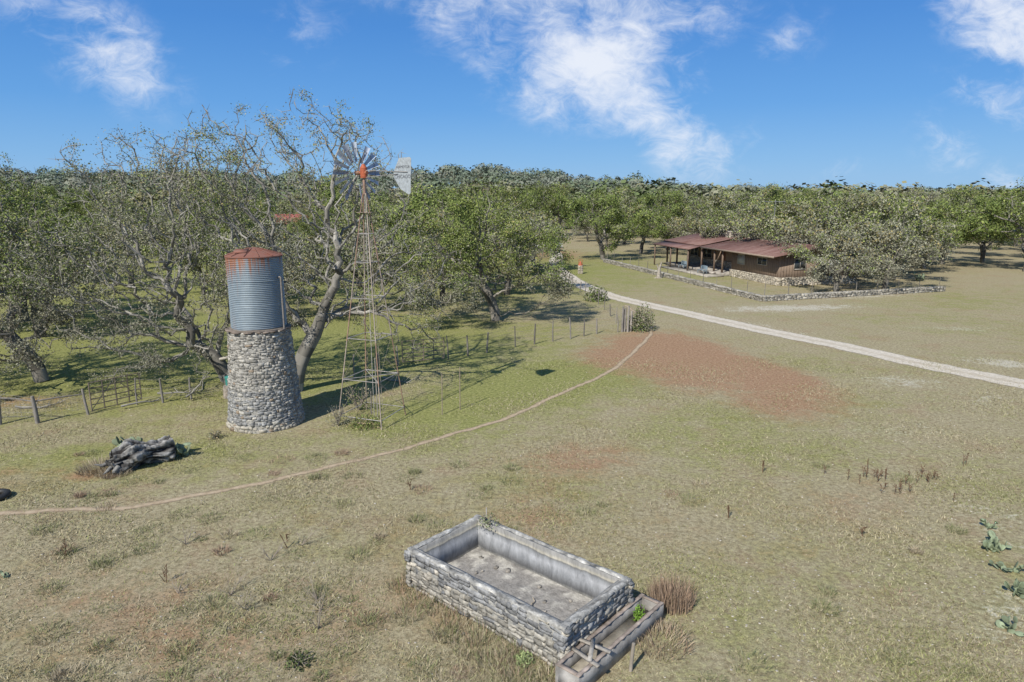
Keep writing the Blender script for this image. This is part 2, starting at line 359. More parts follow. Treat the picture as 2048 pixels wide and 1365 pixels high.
for n_,zl in enumerate(lv):
    for i in range(4): mb.tube(leg(i,zl),leg((i+1)%4,zl),.018,.018,np.array(steel)*rng.uniform(.6,1.1),4)
    if n_<len(lv)-1:
        for i in range(4):
            mb.tube(leg(i,zl),leg((i+1)%4,lv[n_+1]),.0035,.0035,grayrust,3,cap=False); mb.tube(leg((i+1)%4,zl),leg(i,lv[n_+1]),.0035,.0035,grayrust,3,cap=False)
mb.tube(leg(0,1.85),leg(2,1.85),.016,.016,steel,4); mb.tube(leg(1,1.85),leg(3,1.85),.016,.016,steel,4)
ob('brace',mb.me('brace',M_metal),wm)
mb=MB(); mb.tube((0,0,0),(0,0,9.3),.013,.013,(.42,.39,.35),6); mb.tube((.14,.02,0),(.12,.02,2.6),.02,.02,(.34,.31,.27),6); mb.tube((-.12,.05,0),(-.1,.03,1.2),.03,.03,(.2,.18,.15),6)
ob('pump_rod',mb.me('pump_rod',M_metal),wm)
mb=MB()
def lp(z_,w_): 
    p=leg(0,z_); return p+(leg(1,z_)-p)/np.linalg.norm(leg(1,z_)-p)*w_
for z_ in np.arange(.6,8.3,.40): mb.tube(lp(z_,0),lp(z_,.20),.006,.006,grayrust,4)
mb.tube(lp(.5,.20),lp(8.3,.16),.007,.007,grayrust,4)
ob('ladder',mb.me('ladder',M_metal),wm)
mb=MB(); 
for i in range(4): mb.box((-.21+.14*i,0,8.42),(.145,.52,.03),np.array([.30,.24,.18])*rng.uniform(.7,1.2))
ob('platform',mb.me('platform',M_wood),wm)
yaw=R(53)
nrm=np.array([-math.sin(yaw),math.cos(yaw),0]); HZ=9.92
mb=MB()
for a,b,r0,r1 in (((0,0,9.1),(0,0,9.72),.055,.055),((0,0,9.72),(0,0,10.1),.13,.14),((0,0,10.1),(0,0,10.24),.14,.05)):
    mb.tube(a,b,r0,r1,(.42,.11,.05) if a[2]>9.5 else (.30,.2,.15),8)
mb.tube(-nrm*.2+[0,0,HZ],nrm*.36+[0,0,HZ],.07,.06,(.36,.14,.08),10)
ob('gearbox',mb.me('gearbox',M_metal,),wm,'rust-red gearbox hood')
mb=MB()
def wp(r,a,y=0): return np.array([math.cos(a)*r,y,math.sin(a)*r])
for rad_ in (.50,.92):
    for i in range(48):
        a=i*2*math.pi/48; b=(i+1)*2*math.pi/48; mb.tube(wp(rad_,a),wp(rad_,b),.011,.011,(.25,.24,.23),4,cap=False)
for i in range(6):
    a=i*math.pi/3+.1; 
    mb.tube(wp(.06,a,.08),wp(.95,a,0),.012,.010,(.3,.25,.2),4); mb.tube(wp(.06,a,-.12),wp(.92,a,0),.009,.009,(.3,.25,.2),4)
mb.tube((0,-.14,0),(0,.12,0),.08,.08,(.3,.16,.1),12)
wheel=ob('wheel',mb.me('wheel',M_metal),wm,loc=(float(nrm[0]*.34),float(nrm[1]*.34),HZ)); wheel.rotation_euler=(0,0,yaw)
nb=18; V=[];k1=5
for j in range(4):
    r=.42+j*(1.15-.42)/3; w=(.05+.062*j/3)
    for i in range(k1):
        s=-1+2*i/(k1-1); zc=s*w; yc=.045*(1-s*s); pa=R(32)
        V.append([r,yc*math.cos(pa)+zc*math.sin(pa),zc*math.cos(pa)-yc*math.sin(pa)])
I=np.arange(20).reshape(4,5); F=np.stack([I[:-1,:-1],I[:-1,1:],I[1:,1:],I[1:,:-1]],-1).reshape(-1,4)
bme=build('blade',V,F,(.44,.49,.56),M_metal,True)
bme2=build('blade_dark',V,F,(.28,.32,.40),M_metal,True)
for i in range(nb):
    if i in (4,13): continue
    o=ob('blade',bme if i%3 else bme2,wheel); o.rotation_euler=(0,-i*2*math.pi/nb,0)
    if i in (5,12): o.rotation_euler=(.25,-i*2*math.pi/nb+.06,0)
tail=-nrm; ta=math.atan2(tail[1],tail[0])
mb=MB()
poly=np.array([(1.66,-.10),(1.72,.15),(1.98,.56),(2.54,.58),(2.60,.52),(2.53,-.70),(2.42,-.74),(2.0,-.54)])
poly[:,0]-=.02; poly[:,1]-=.08
tt=.012
n=len(poly); Vv=np.vstack([np.c_[poly[:,0],np.full(n,-tt/2),poly[:,1]],np.c_[poly[:,0],np.full(n,tt/2),poly[:,1]]])
cen=poly.mean(0); Vv=np.vstack([Vv,[cen[0],-tt/2,cen[1]],[cen[0],tt/2,cen[1]]])
i=np.arange(n);j=(i+1)%n
mb.add(Vv,np.vstack([np.stack([np.full(n,2*n),i,j],1),np.stack([np.full(n,2*n+1),j+n,i+n],1)]),(.34,.37,.385))
mb.add(Vv,np.stack([i,i+n,j+n,j],1),(.4,.42,.43))
vane=ob('vane',mb.me('vane',M_metal),wm,loc=(0,0,HZ)); vane.rotation_euler=(0,0,ta)
mb=MB(); mb.tube((.1,0,.08),(2.4,-.03,-.02),.016,.014,(.3,.28,.26),5); mb.tube((.1,0,-.18),(1.9,-.03,-.08),.012,.011,(.3,.28,.26),5)
ob('tail_arm',mb.me('tail_arm',M_metal),vane)
def text(body,size,mat_,parent,loc,rot,name='lettering'):
    cu=bpy.data.curves.new(name,'FONT'); cu.body=body; cu.size=size; cu.align_x='CENTER'; cu.extrude=.002
    o=bpy.data.objects.new('tmp',cu); link(o)
    dg=bpy.context.evaluated_depsgraph_get(); me=bpy.data.meshes.new_from_object(o.evaluated_get(dg)); bpy.data.objects.remove(o)
    me.materials.clear(); me.materials.append(mat_)
    q=ob(name,me,parent,loc=loc); q.rotation_euler=rot; return q
mtx,tq,pq,_=newmat('faded_letter_paint'); pq.inputs['Base Color'].default_value=(.13,.14,.16,1); pq.inputs['Roughness'].default_value=.8
text('CHICAGO',.18,mtx,vane,(2.12,-.012,-.24),(R(90),0,0))
text('AERMOTOR',.13,mtx,vane,(2.15,-.012,.12),(R(90),0,0))
# ---------------------------------------------------------------- stone cistern
CX,CY=.06,14.0; ang=math.atan2(-.66,.75)
ws=empty('stone_cistern',(CX,CY,0),'rectangular open rubble stone cistern, empty with dusty cement floor','cistern',rot=ang)
HL,HW,HT=2.31,1.19,.95; rng=np.random.default_rng(8)
WO=.125
def tcol(z):
    k=rng.random()
    if z>.45: c=np.array([.28,.28,.278])*rng.uniform(.62,1.25)
    else: c=np.array([.38,.355,.305])*rng.uniform(.6,1.2)
    if k<.12: c=np.array([.48,.44,.37])*rng.uniform(.8,1.1)
    if k>.85: c=np.array([.19,.19,.19])*rng.uniform(.8,1.2)
    return c
sides=[((-HL,-HW),(HL,-HW),(0,-1)),((HL,-HW),(HL,HW),(1,0)),((HL,HW),(-HL,HW),(0,1)),((-HL,HW),(-HL,-HW),(-1,0))]
for a,b,o_ in sides:
    mb=MB(); off=np.array(o_)*-.055
    wall_face(mb,np.array(a)+off,np.array(b)+off,0,HT-.03,o_,rng,tcol,(.09,.36),(.06,.15))
    d=np.array(b,float)-np.array(a);L=np.linalg.norm(d);d/=L
    mid=(np.array(a)+np.array(b))/2+np.array(o_)*-.068; 
    mb.box((mid[0],mid[1],.45),((L-.05) if abs(d[0])>.5 else .11,(L-.05) if abs(d[1])>.5 else .11,.88),(.34,.33,.30))
    n=90; pts=[];cc_=[]
    for i in range(n+1):
        f=i/n; p=np.array(a)+d*(L*f); st_=.035*mnoise.noise(Vector((p[0]*1.5,p[1]*1.5,8)))
        for kk,(q,zz_) in enumerate(((-.004,HT-.055),(.0,HT-.02),(.03,HT),(.08,HT+.006),(.13,HT),(.15,HT-.04))):
            nn=mnoise.fractal(Vector((p[0]*4,p[1]*4,q*9+o_[0]*5)),1,2,5); pp=p-np.array(o_)*(q+(.035*nn if kk<2 else .012*nn))
            pts.append((pp[0],pp[1],zz_+.026*nn+st_)); cc_.append(np.array([.33,.32,.295])*(1+.9*nn)*rng.uniform(.85,1.15))
    I=np.arange((n+1)*6).reshape(n+1,6)
    mb.add(pts,np.stack([I[:-1,:-1],I[:-1,1:],I[1:,1:],I[1:,:-1]],-1).reshape(-1,4)[:,::-1],np.array(cc_))
    ob('wall',mb.me('cistern_wall',M_stone),ws)
def lining_mat():
    m,t,p,o=newmat('stained_cement'); L=t.links.new
    tc=nd(t,'ShaderNodeTexCoord'); sx=nd(t,'ShaderNodeSeparateXYZ'); L(tc.outputs['Object'],sx.inputs[0])
    mp=nd(t,'ShaderNodeMapping'); mp.inputs['Scale'].default_value=(3,3,1.0); L(tc.outputs['Object'],mp.inputs[0])
    n=nd(t,'ShaderNodeTexNoise'); n.inputs['Scale'].default_value=2; n.inputs['Detail'].default_value=10; n.inputs['Roughness'].default_value=.75; n.inputs['Distortion'].default_value=.6; L(mp.outputs[0],n.inputs['Vector'])
    nb_=nd(t,'ShaderNodeTexNoise'); nb_.inputs['Scale'].default_value=1.1; nb_.inputs['Detail'].default_value=8; nb_.inputs['Roughness'].default_value=.7; L(tc.outputs['Object'],nb_.inputs['Vector'])
    ad=nd(t,'ShaderNodeMath',operation='MULTIPLY_ADD'); L(nb_.outputs[0],ad.inputs[0]); ad.inputs[1].default_value=.22; L(sx.outputs[2],ad.inputs[2])
    cr=nd(t,'ShaderNodeValToRGB'); L(ad.outputs[0],cr.inputs[0]); e=cr.color_ramp.elements
    e[0].position=.30; e[0].color=(.38,.38,.37,1); e[1].position=.35; e[1].color=(.19,.195,.205,1)
    for pos,c in ((.55,(.29,.30,.315,1)),(.72,(.36,.365,.375,1)),(.83,(.24,.245,.25,1)),(.88,(.16,.16,.155,1)),(.91,(.40,.37,.30,1)),(.98,(.28,.27,.25,1))):
        q=e.new(pos); q.color=c
    mr=nd(t,'ShaderNodeMapRange'); L(n.outputs[0],mr.inputs[0]); mr.inputs[1].default_value=.3; mr.inputs[2].default_value=.7; mr.inputs[3].default_value=.6; mr.inputs[4].default_value=1.4
    vm=nd(t,'ShaderNodeVectorMath',operation='SCALE'); L(cr.outputs[0],vm.inputs[0]); L(mr.outputs[0],vm.inputs['Scale'])
    L(vm.outputs[0],p.inputs['Base Color']); p.inputs['Roughness'].default_value=.9
    b=nd(t,'ShaderNodeBump'); b.inputs['Strength'].default_value=.3; b.inputs['Distance'].default_value=.03; L(nb_.outputs[0],b.inputs['Height']); L(b.outputs[0],p.inputs['Normal'])
    return m
ML=lining_mat()
mb=MB(); t_=.08; ix=HL-WO-t_/2; iy=HW-WO-t_/2
def subbox_wall(x0,y0,x1,y1,z0,z1,thk,along):
    n=50; pts=[]; 
    for i in range(n+1):
        f=i/n; zt=z1+.014*mnoise.noise(Vector((f*7+x0*3,y0*5,1.3))); w_=thk/2+.007*mnoise.noise(Vector((f*8+x0,y0*2,7.3)))
        if along=='x': xx=x0+(x1-x0)*f; pts.append([(xx,y0-w_,z0),(xx,y0-w_,zt),(xx,y0+w_,zt),(xx,y0+w_,z0)])
        else: yy=y0+(y1-y0)*f; pts.append([(x0-w_,yy,z0),(x0-w_,yy,zt),(x0+w_,yy,zt),(x0+w_,yy,z0)])
    V=np.array(pts).reshape(-1,3); I=np.arange((n+1)*4).reshape(n+1,4); J=np.roll(I,-1,1)
    mb.add(V,np.stack([I[:-1],J[:-1],J[1:],I[1:]],-1).reshape(-1,4),(.3,.3,.3)); mb.add(V[[0,1,2,3]],[[0,1,2,3]],(.3,.3,.3)); mb.add(V[-4:],[[3,2,1,0]],(.3,.3,.3))
subbox_wall(-ix-t_/2,-iy,ix+t_/2,-iy,.02,HT-.02,t_,'x'); subbox_wall(-ix-t_/2,iy,ix+t_/2,iy,.02,HT-.014,t_,'x')
subbox_wall(-ix,-iy+t_/2-.01,-ix,iy-t_/2+.01,.02,HT-.03,t_,'y'); subbox_wall(ix,-iy+t_/2-.01,ix,iy-t_/2+.01,.02,HT-.025,t_,'y')
ob('lining',mb.me('lining',ML),ws)
nx_,ny_=90,44; gx=np.linspace(-ix+t_/2-.02,ix-t_/2+.02,nx_); gy=np.linspace(-iy+t_/2-.02,iy-t_/2+.02,ny_)
V=[];C=[]
for y in gy:
    for x in gx:
        h=mnoise.fractal(Vector((x*2.2,y*2.2,3)),1,2,5)
        e_=min(x-gx[0],gx[-1]-x,y-gy[0],gy[-1]-y)
        V.append((x,y,.17+.03*h)); 
        d_=max(0,min(1,(h+.05+.7*(.4-min(e_,.8)))*2.2)); C.append(np.array([.28,.262,.24])*(1-d_)+np.array([.46,.435,.385])*d_)
I=np.arange(nx_*ny_).reshape(ny_,nx_); F=np.stack([I[:-1,:-1],I[:-1,1:],I[1:,1:],I[1:,:-1]],-1).reshape(-1,4)
ob('floor',build('cistern_floor',V,F,np.array(C),attr_mat('dusty_floor',.95,9,.35,.8,22,detail=9),True),ws)
def rock(name,loc,s,col,lab,cat='rock',group=None,rz=0):
    mb=MB(); r=np.random.default_rng(int(abs(loc[0]*97+loc[1]*31)*10)); stones(mb,np.array([[0,0,0]]),np.eye(3)[None],np.array([s]),np.array([col]),r,.14)
    o=ob(name,mb.me(name,M_stone),None,lab,cat,group,loc=loc); o.rotation_euler=(0,0,rz); return o
def wl(x,y,z): 
    return (CX+x*math.cos(ang)-y*math.sin(ang),CY+x*math.sin(ang)+y*math.cos(ang),z)
for i in range(22):
    x=rng.uniform(-1.8,1.6);y=rng.uniform(-.8,.8);s=rng.uniform(.015,.05)
    rock('loose_rock',wl(x,y,.185),(s*1.3,s,s*.6),np.array([.36,.33,.29])*rng.uniform(.6,1.2),'small loose rock on the cistern floor','rock','loose rocks in the cistern',rng.uniform(0,3))
mb=MB(); pp=[(0,0,0),(.12,.03,.02),(.25,.0,.0),(.33,.08,.03)]
for a,b in zip(pp[:-1],pp[1:]): mb.tube(a,b,.016,.013,(.42,.36,.28),5)
o=ob('fallen_stick',mb.me('fallen_stick',M_wood),None,'bleached stick lying on the cistern floor','stick',loc=wl(.65,-.2,.21)); o.rotation_euler=(0,0,1.2)
SY=.0; SX=2.64
st=empty('drinking_trough',wl(SX,SY,0),'long narrow cement trough with rusty brown rim beside cistern','trough',rot=ang)
mb=MB(); rim=(.33,.27,.225); cc=(.30,.285,.265)
Lh=1.55; hw=.235
def rough_bar(mb,c,size,col,n=24,amp=.012,seed=0):
    cx,cy,cz=c; sx_,sy_,sz_=size; V=[]; C=[]
    for i in range(n+1):
        y=cy-sy_/2+sy_*i/n; a1=amp*mnoise.noise(Vector((i*.7,seed,1))); a2=amp*mnoise.noise(Vector((i*.7,seed,5))); zt=amp*.8*mnoise.noise(Vector((i*.6,seed,9)))
        V+=[(cx-sx_/2+a1,y,cz-sz_/2),(cx-sx_/2+a1,y,cz+sz_/2+zt),(cx+sx_/2+a2,y,cz+sz_/2+zt),(cx+sx_/2+a2,y,cz-sz_/2)]; f=1+.5*mnoise.noise(Vector((i*.5,seed,13))); C+=[np.array(col)*f]*4
    I=np.arange((n+1)*4).reshape(n+1,4); J=np.roll(I,-1,1); V=np.array(V)
    mb.add(V,np.stack([I[:-1],J[:-1],J[1:],I[1:]],-1).reshape(-1,4),np.array(C)); mb.add(V[:4],[[0,1,2,3]],col); mb.add(V[-4:],[[3,2,1,0]],col)
for sx_ in (-1,1): rough_bar(mb,(sx_*hw,0,.21),(.07,2*Lh,.42),cc,seed=sx_)
for sy_ in (-1,1): mb.box((0,sy_*(Lh-.05),.208),(2*hw-.071,.10,.415),cc)
mb.box((0,0,.09),(2*hw-.072,2*Lh-.21,.16),(.30,.27,.22))
ob('basin',mb.me('basin',M_conc),st)
mb=MB()
for sx_ in (-1,1): rough_bar(mb,(sx_*hw,0,.434),(.082,2*Lh+.01,.02),rim,n=40,amp=.014,seed=sx_*3)
for sy_ in (-1,1): mb.box((0,sy_*(Lh-.05),.430),(2*hw-.079,.11,.018),rim)
ob('rim',mb.me('rim',M_conc),st,'reddish brown stained rim')
mb=MB(); mb.box((0,-.55,.468),(.68,.09,.035),(.36,.33,.29),rz=.1); mb.box((.05,-.95,.468),(.70,.09,.035),(.34,.31,.27),rz=-.15); mb.box((.05,-.74,.505),(.08,.68,.035),(.38,.35,.31),rz=.5)
ob('weathered_plank',mb.me('weathered_plank',M_wood),None,'weathered plank bracing lying across the narrow trough','planks',loc=wl(SX,-.1,0)).rotation_euler=(0,0,ang)
mb=MB(); mb.tube((0,0,0),(0,0,1.05),.014,.014,(.55,.5,.45),6)
ob('pipe_stake',mb.me('pipe_stake',M_metal),None,'thin pale pipe standing behind the cistern','pipe',loc=wl(-2.25,1.45,0))
mb=MB(); mb.tube((0,0,0),(.04,0,.6),.04,.035,(.32,.28,.23),7)
ob('wooden_stake',mb.me('wooden_stake',M_wood),None,'short weathered wooden stake beside the narrow trough','stake',loc=(2.3,11.65,0))
# ---------------------------------------------------------------- trees
def colonize(rng,pts,A,D=.32,infl=5.,kill=None,maxit=150,noise=.35,up=.03,cap=18000):
    kill=kill or D*1.7
    P=np.zeros((cap,3)); par=np.full(cap,-1); n=0
    for k_,p in enumerate(pts):
        P[n]=p; par[n]=n-1; n+=1
    par[0]=-1
    free=max(0,n-4)
    d=np.linalg.norm(A[:,None]-P[None,free:n],axis=2); ni=d.argmin(1)+free; ndist=d.min(1); alive=np.ones(len(A),bool)
    mom=np.zeros((cap,3)); mom[:n]=(0,0,1)
    for it in range(maxit):
        act=alive&(ndist<infl)
        if not act.any():
            if alive.any() and it<3: infl*=2; continue
            break
        idx=ni[act]; dv=A[act]-P[idx]; dv/=np.linalg.norm(dv,axis=1)[:,None]+1e-9
        uq,inv=np.unique(idx,return_inverse=True); S=np.zeros((len(uq),3)); np.add.at(S,inv,dv)
        S/=np.linalg.norm(S,axis=1)[:,None]+1e-6; S+=rng.normal(0,noise,S.shape)+.35*mom[uq]; S[:,2]+=up; S/=np.linalg.norm(S,axis=1)[:,None]+1e-9
        m=len(uq)
        if n+m>cap: break
        P[n:n+m]=P[uq]+S*D; P[n:n+m,2]=np.maximum(P[n:n+m,2],.35); par[n:n+m]=uq; mom[n:n+m]=S
        al=np.where(alive)[0]; dd=np.linalg.norm(A[al][:,None]-P[None,n:n+m],axis=2); k=dd.argmin(1); dm=dd[np.arange(len(al)),k]
        b=dm<ndist[al]; ni[al[b]]=n+k[b]; ndist[al[b]]=dm[b]
        alive[ndist<kill]=False; n+=m
    return P[:n],par[:n]
def radii(P,par,tip,Rt):
    n=len(P); cnt=np.zeros(n); kids=np.bincount(par[par>=0],minlength=n); cnt[kids==0]=1
    for i in range(n-1,0,-1): cnt[par[i]]+=cnt[i]
    e=math.log(Rt/tip)/math.log(max(cnt[0],2)); return tip*cnt**e,cnt,kids
def skel(P,par,r,cnt,colf,minr=0):
    n=len(P); seg=np.arange(1,n); pa=par[1:]
    d=P[seg]-P[pa]; d/=np.linalg.norm(d,axis=1)[:,None]+1e-9
    D=np.zeros((n,3)); D[1:]=d; D[0]=d[0]
    mc=np.full(n,-1); order=np.argsort(cnt[seg]); 
    for s in seg[order]: mc[par[s]]=s
    Dr=D.copy(); has=mc>=0; Dr[has]+=D[mc[has]]; Dr/=np.linalg.norm(Dr,axis=1)[:,None]+1e-9
    ismain=mc[pa]==seg
    D0=np.where(ismain[:,None],Dr[pa],d); R0=np.where(ismain,r[pa],np.minimum(r[seg]*1.15,r[pa])); D1=Dr[seg]; R1=r[seg]
    mb=MB()
    for lo,hi,k in ((.07,9,9),(.025,.07,5),(minr,.025,3)):
        m=(R1>=lo)&(R1<hi)
        if not m.any(): continue
        t=np.arange(k)*2*math.pi/k
        def ring(C,Dd,Rr):
            ref=np.tile(np.array([[1,.13,.07]]),(len(Dd),1))
            u=np.cross(Dd,ref); u/=np.linalg.norm(u,axis=1)[:,None]+1e-6; w=np.cross(Dd,u)
            return C[:,None]+Rr[:,None,None]*(np.cos(t)[None,:,None]*u[:,None]+np.sin(t)[None,:,None]*w[:,None])
        A=ring(P[pa[m]],D0[m],R0[m]); B=ring(P[seg[m]],D1[m],R1[m]); N=m.sum()
        V=np.concatenate([A,B],1).reshape(-1,3); i=np.arange(k); j=(i+1)%k
        F=(np.stack([i,j,j+k,i+k],1)[None]+(np.arange(N)*2*k)[:,None,None]).reshape(-1,4)
        C=np.repeat(colf(P[seg[m]],R1[m]),2*k,0)
        if k==9: C=C*(1+.4*np.sin(np.tile(np.arange(18)%9,N)*2.4+np.repeat(np.arange(N),18)*.9))[:,None]
        mb.add(V,F,C)
    return mb
def diamonds(rng,c,s,cols,up=.3,asp=.55,nrm=None,k=1.0):
    N=len(c)
    w=rng.normal(0,1,(N,3)); w/=np.linalg.norm(w,axis=1)[:,None]
    if nrm is not None: w=w+nrm*k
    r2=rng.normal(0,1,(N,3)); u=np.cross(w,r2); u/=np.linalg.norm(u,axis=1)[:,None]+1e-9; v=np.cross(w,u); v/=np.linalg.norm(v,axis=1)[:,None]+1e-9
    s=np.asarray(s)[:,None]; V=np.stack([c+u*s,c+v*s*asp,c-u*s,c-v*s*asp],1).reshape(-1,3)
    F=np.arange(4*N).reshape(-1,4); return V,F,np.repeat(cols,4,0)
def wob(P,f=1.,o=0):
    return (np.sin(P[:,0]*1.1*f+o)+np.sin(P[:,1]*1.3*f+1.7+o)+np.sin(P[:,2]*1.5*f+P[:,0]*.7*f+o*2))/3
GREEN=np.array([.15,.195,.06]); LIME=np.array([.245,.28,.09]); GREY=np.array([.275,.27,.195]); OCH=np.array([.33,.275,.12])
def leafcols(rng,P,pal,o=0):
    w=wob(P,.9,o)+rng.normal(0,.25,len(P)); q=rng.random(len(P))*.55+ (w*.5+.5)*.45
    cum=np.cumsum(pal)/sum(pal); base=np.array([GREEN,LIME,GREY,OCH]); k=np.searchsorted(cum,np.clip(q*1.25-.12,0,.999)); k=np.minimum(k,3)
    return base[k]*rng.uniform(.6,1.4,(len(P),1))
def ell(rng,N,E):
    vol=np.array([e[3]*e[4]*e[5] for e in E]); k=rng.choice(len(E),N,p=vol/vol.sum()); E=np.array(E)[k]
    d=rng.normal(0,1,(N,3)); d/=np.linalg.norm(d,axis=1)[:,None]; r=rng.random(N)**(1/2.6)
    return E[:,:3]+d*E[:,3:]*r[:,None]
def outward(c,E):
    E=np.array(E); best=np.full(len(c),1e9); out=np.zeros_like(c)
    for e in E:
        d=(c-e[:3])/e[3:6]; q=np.linalg.norm(d,axis=1); m=q<best; best[m]=q[m]; out[m]=d[m]/(q[m][:,None]+1e-6)
    out[:,2]+=.25; return out
def make_tree(seed,pts,E,N,D,tip,Rt,pal,nleaf,lsz,spread,twigs=2,lich=.3,excl=None,bark=(.24,.22,.19),name='oak',leafthr=.03,noise=.45,botgrey=None,tw=.012,kn=.9,twl=(.15,.5),up=.03,ldz=.75,cl=(.5,1.1,1.6)):
    rng=np.random.default_rng(seed); A=ell(rng,N,E); A=A[A[:,2]>.6]
    if excl is not None: A=A[~excl(A)]
    P,par=colonize(rng,np.array(pts,float),A,D,noise=noise,up=up)
    r,cnt,kids=radii(P,par,tip,Rt)
    bark=np.array(bark)
    def cf(p,rr):
        g=rng.uniform(.6,1.35,(len(p),1)); return bark*g*np.where(rr[:,None]>.15,.8,1.05)
    mb=skel(P,par,r,cnt,cf)
    root=np.array(pts[0]); small=np.where((r<leafthr))[0]
    if twigs:
        s=np.repeat(small,twigs); d=rng.normal(0,1,(len(s),3)); d/=np.linalg.norm(d,axis=1)[:,None]; d[:,2]+=.15
        L=rng.uniform(*twl,len(s))[:,None]; a=P[s]; b=a+d*L; w=rng.normal(0,1,(len(s),3)); w=np.cross(d,w); w/=np.linalg.norm(w,axis=1)[:,None]+1e-9
        V=np.stack([a-w*tw,a+w*tw,b],1).reshape(-1,3); mb.add(V,np.arange(len(V)).reshape(-1,3),np.repeat(bark*rng.uniform(.6,1.35,(len(s),1)),3,0))
    V=np.vstack(mb.V)-root; mb.V=[V]
    tm=mb.me(name+'_trunk',M_bark)
    per=max(1,nleaf/len(small)); wgt=np.clip(cl[0]+cl[1]*wob(P[small],cl[2],seed),.03,2.4)
    rep=rng.poisson(per*wgt); idx=np.repeat(small,rep); c=P[idx]+rng.normal(0,spread,(len(idx),3))*np.array([1,1,ldz]); c[:,2]=np.maximum(c[:,2],.15)
    cols=leafcols(rng,P[idx]+0,pal,seed)
    if botgrey is not None:
        m=c[:,2]+rng.normal(0,.8,len(c))<botgrey; cols[m]=GREY*rng.uniform(.5,1.2,(m.sum(),1))
    V1,F1,C1=diamonds(rng,c,rng.uniform(.5,1.3,len(c))*lsz,cols,nrm=outward(c,E),k=kn)
    mb2=MB(); mb2.add(V1-root,F1,C1)
    mid=np.where((r>=tip*1.3)&(r<.14))[0]
    if lich and len(mid):
        ii=rng.choice(mid,int(len(mid)*lich*4)); c=P[ii]+rng.normal(0,.07,(len(ii),3)); V2,F2,C2=diamonds(rng,c,rng.uniform(.4,1.3,len(ii))*lsz*.8,np.array([.33,.33,.255])*rng.uniform(.5,1.25,(len(ii),1)),asp=.7)
        mb2.add(V2-root,F2,C2)
    cm=mb2.me(name+'_crown',M_leaf)
    return tm,cm,root
def place_tree(tm,cm,root,label,cat='tree',group=None,rot=0,sc=1,name='oak_tree'):
    e=empty(name,tuple(float(v) for v in root),label,cat,group,rot); e.scale=(sc,sc,sc) if not hasattr(sc,'__len__') else sc
    ob('trunk',tm,e); ob('crown',cm,e); return e
def tankex(A): return (np.hypot(A[:,0]+10.05,A[:,1]-26.7)<2.3)|((np.hypot(A[:,0]+5.7,A[:,1]-27)<1.8))|(A[:,1]<27.4)
SB=(.265,.25,.22)
t=make_tree(11,[(-10.25,31.2,0),(-10.2,31.2,.45),(-10.1,31.2,.9),(-9.95,31.2,1.35),(-9.75,31.2,1.8),(-9.5,31.2,2.25),(-9.25,31.25,2.7),(-9.05,31.3,3.1),(-8.9,31.3,3.5)],
  [(-8.9,31,10.8,3.2,4,3.0),(-12.4,31.5,10.2,3.2,4.2,3.2),(-5.3,32,6.6,2.6,3.5,2.8),(-11,31.5,6.5,4.5,4,2.5),(-6.2,31.5,9.5,2,3,2.9),(-5.0,31.5,3.6,2.6,2.8,2),(-8.0,32.5,5,3,3,2.5)],
  1500,.36,.017,.34,(.20,.26,.36,.18),60000,.042,.19,twigs=3,excl=tankex,bark=SB,name='bare_oak',lich=1.2,leafthr=.034,noise=.62,tw=.011,kn=.4,twl=(.15,.5),up=-.03,cl=(.15,1.9,2.1))
place_tree(*t,'big sparse grey-barked live oak behind the stone tower')
t=make_tree(12,[(-14.2,33,0),(-14.35,33,.45),(-14.5,32.9,.9),(-14.75,32.9,1.3),(-15.1,32.8,1.6),(-15.5,32.7,1.9)],
  [(-16.6,32,9.2,4.2,4,3.1),(-19,31.5,6,3.8,4,3.2),(-13.4,31,4.8,4.6,3.4,3),(-16,31,2.6,5.2,3,1.9),(-13.8,32,9.6,2.8,3,3.0)],
  1700,.35,.016,.33,(.2,.18,.54,.08),85000,.045,.20,twigs=3,excl=tankex,bark=SB,name='spreading_oak',lich=1.2,leafthr=.032,botgrey=5.5,noise=.62,tw=.011,kn=.45,twl=(.15,.5),up=-.05,cl=(.25,1.8,2.0))
place_tree(*t,'wide live oak draped with grey ball moss')
t=make_tree(13,[(-23.5,33,0),(-23.6,33,.6),(-23.8,32.9,1.2),(-24.2,32.8,1.8),(-24.6,32.7,2.4)],
  [(-25.5,32,8.0,4.3,4.5,3.8),(-22.6,30.5,4.8,3.4,3.5,3.6),(-28,31,4.5,4,4,3.4),(-24,30,2.4,4.5,3,1.6)],
  1800,.34,.012,.34,(.42,.2,.34,.04),90000,.055,.2,name='left_oak',lich=.6,leafthr=.024,botgrey=5,noise=.6,twigs=3,kn=.8,cl=(.4,1.5,1.8))
place_tree(*t,'mossy live oak with low drooping branches by the fence')
t=make_tree(14,[(-1.2,50.2,0),(-1.3,50.2,.7),(-1.5,50.2,1.4),(-1.8,50.2,2.1),(-2.2,50.2,2.8)],
  [(-4.2,50,7.4,3.0,3.2,2.8),(-1.6,49.6,8.2,2.8,3,2.5),(.6,49.3,6,2.8,3,2.6),(-3,48,5.4,2.8,2.4,2.2),(-6.4,49,5.2,2.6,3,2.8),(-5,46.5,2.9,4.2,2.6,2.0),(2.2,49,3.6,2.7,2.8,2.4),(-1.9,47.5,4.2,2.2,1.8,1.2),(-.8,47.6,5.6,2,2,2)],
  1900,.42,.014,.36,(.50,.30,.18,.02),105000,.07,.25,name='green_oak',lich=.4,leafthr=.032,botgrey=3.6,noise=.5,kn=1.0,cl=(.3,1.7,1.7))
place_tree(*t,'full green live oak with forked dark trunk')
variants=[]
specs=[((.55,.27,.16,.02),None,2.4),((.32,.22,.40,.06),3.2,1.8),((.22,.20,.36,.22),3.6,1.8),((.62,.26,.12,0),None,2.6),((.18,.16,.60,.06),4.2,1.6),((.14,.20,.52,.14),3,1.6)]
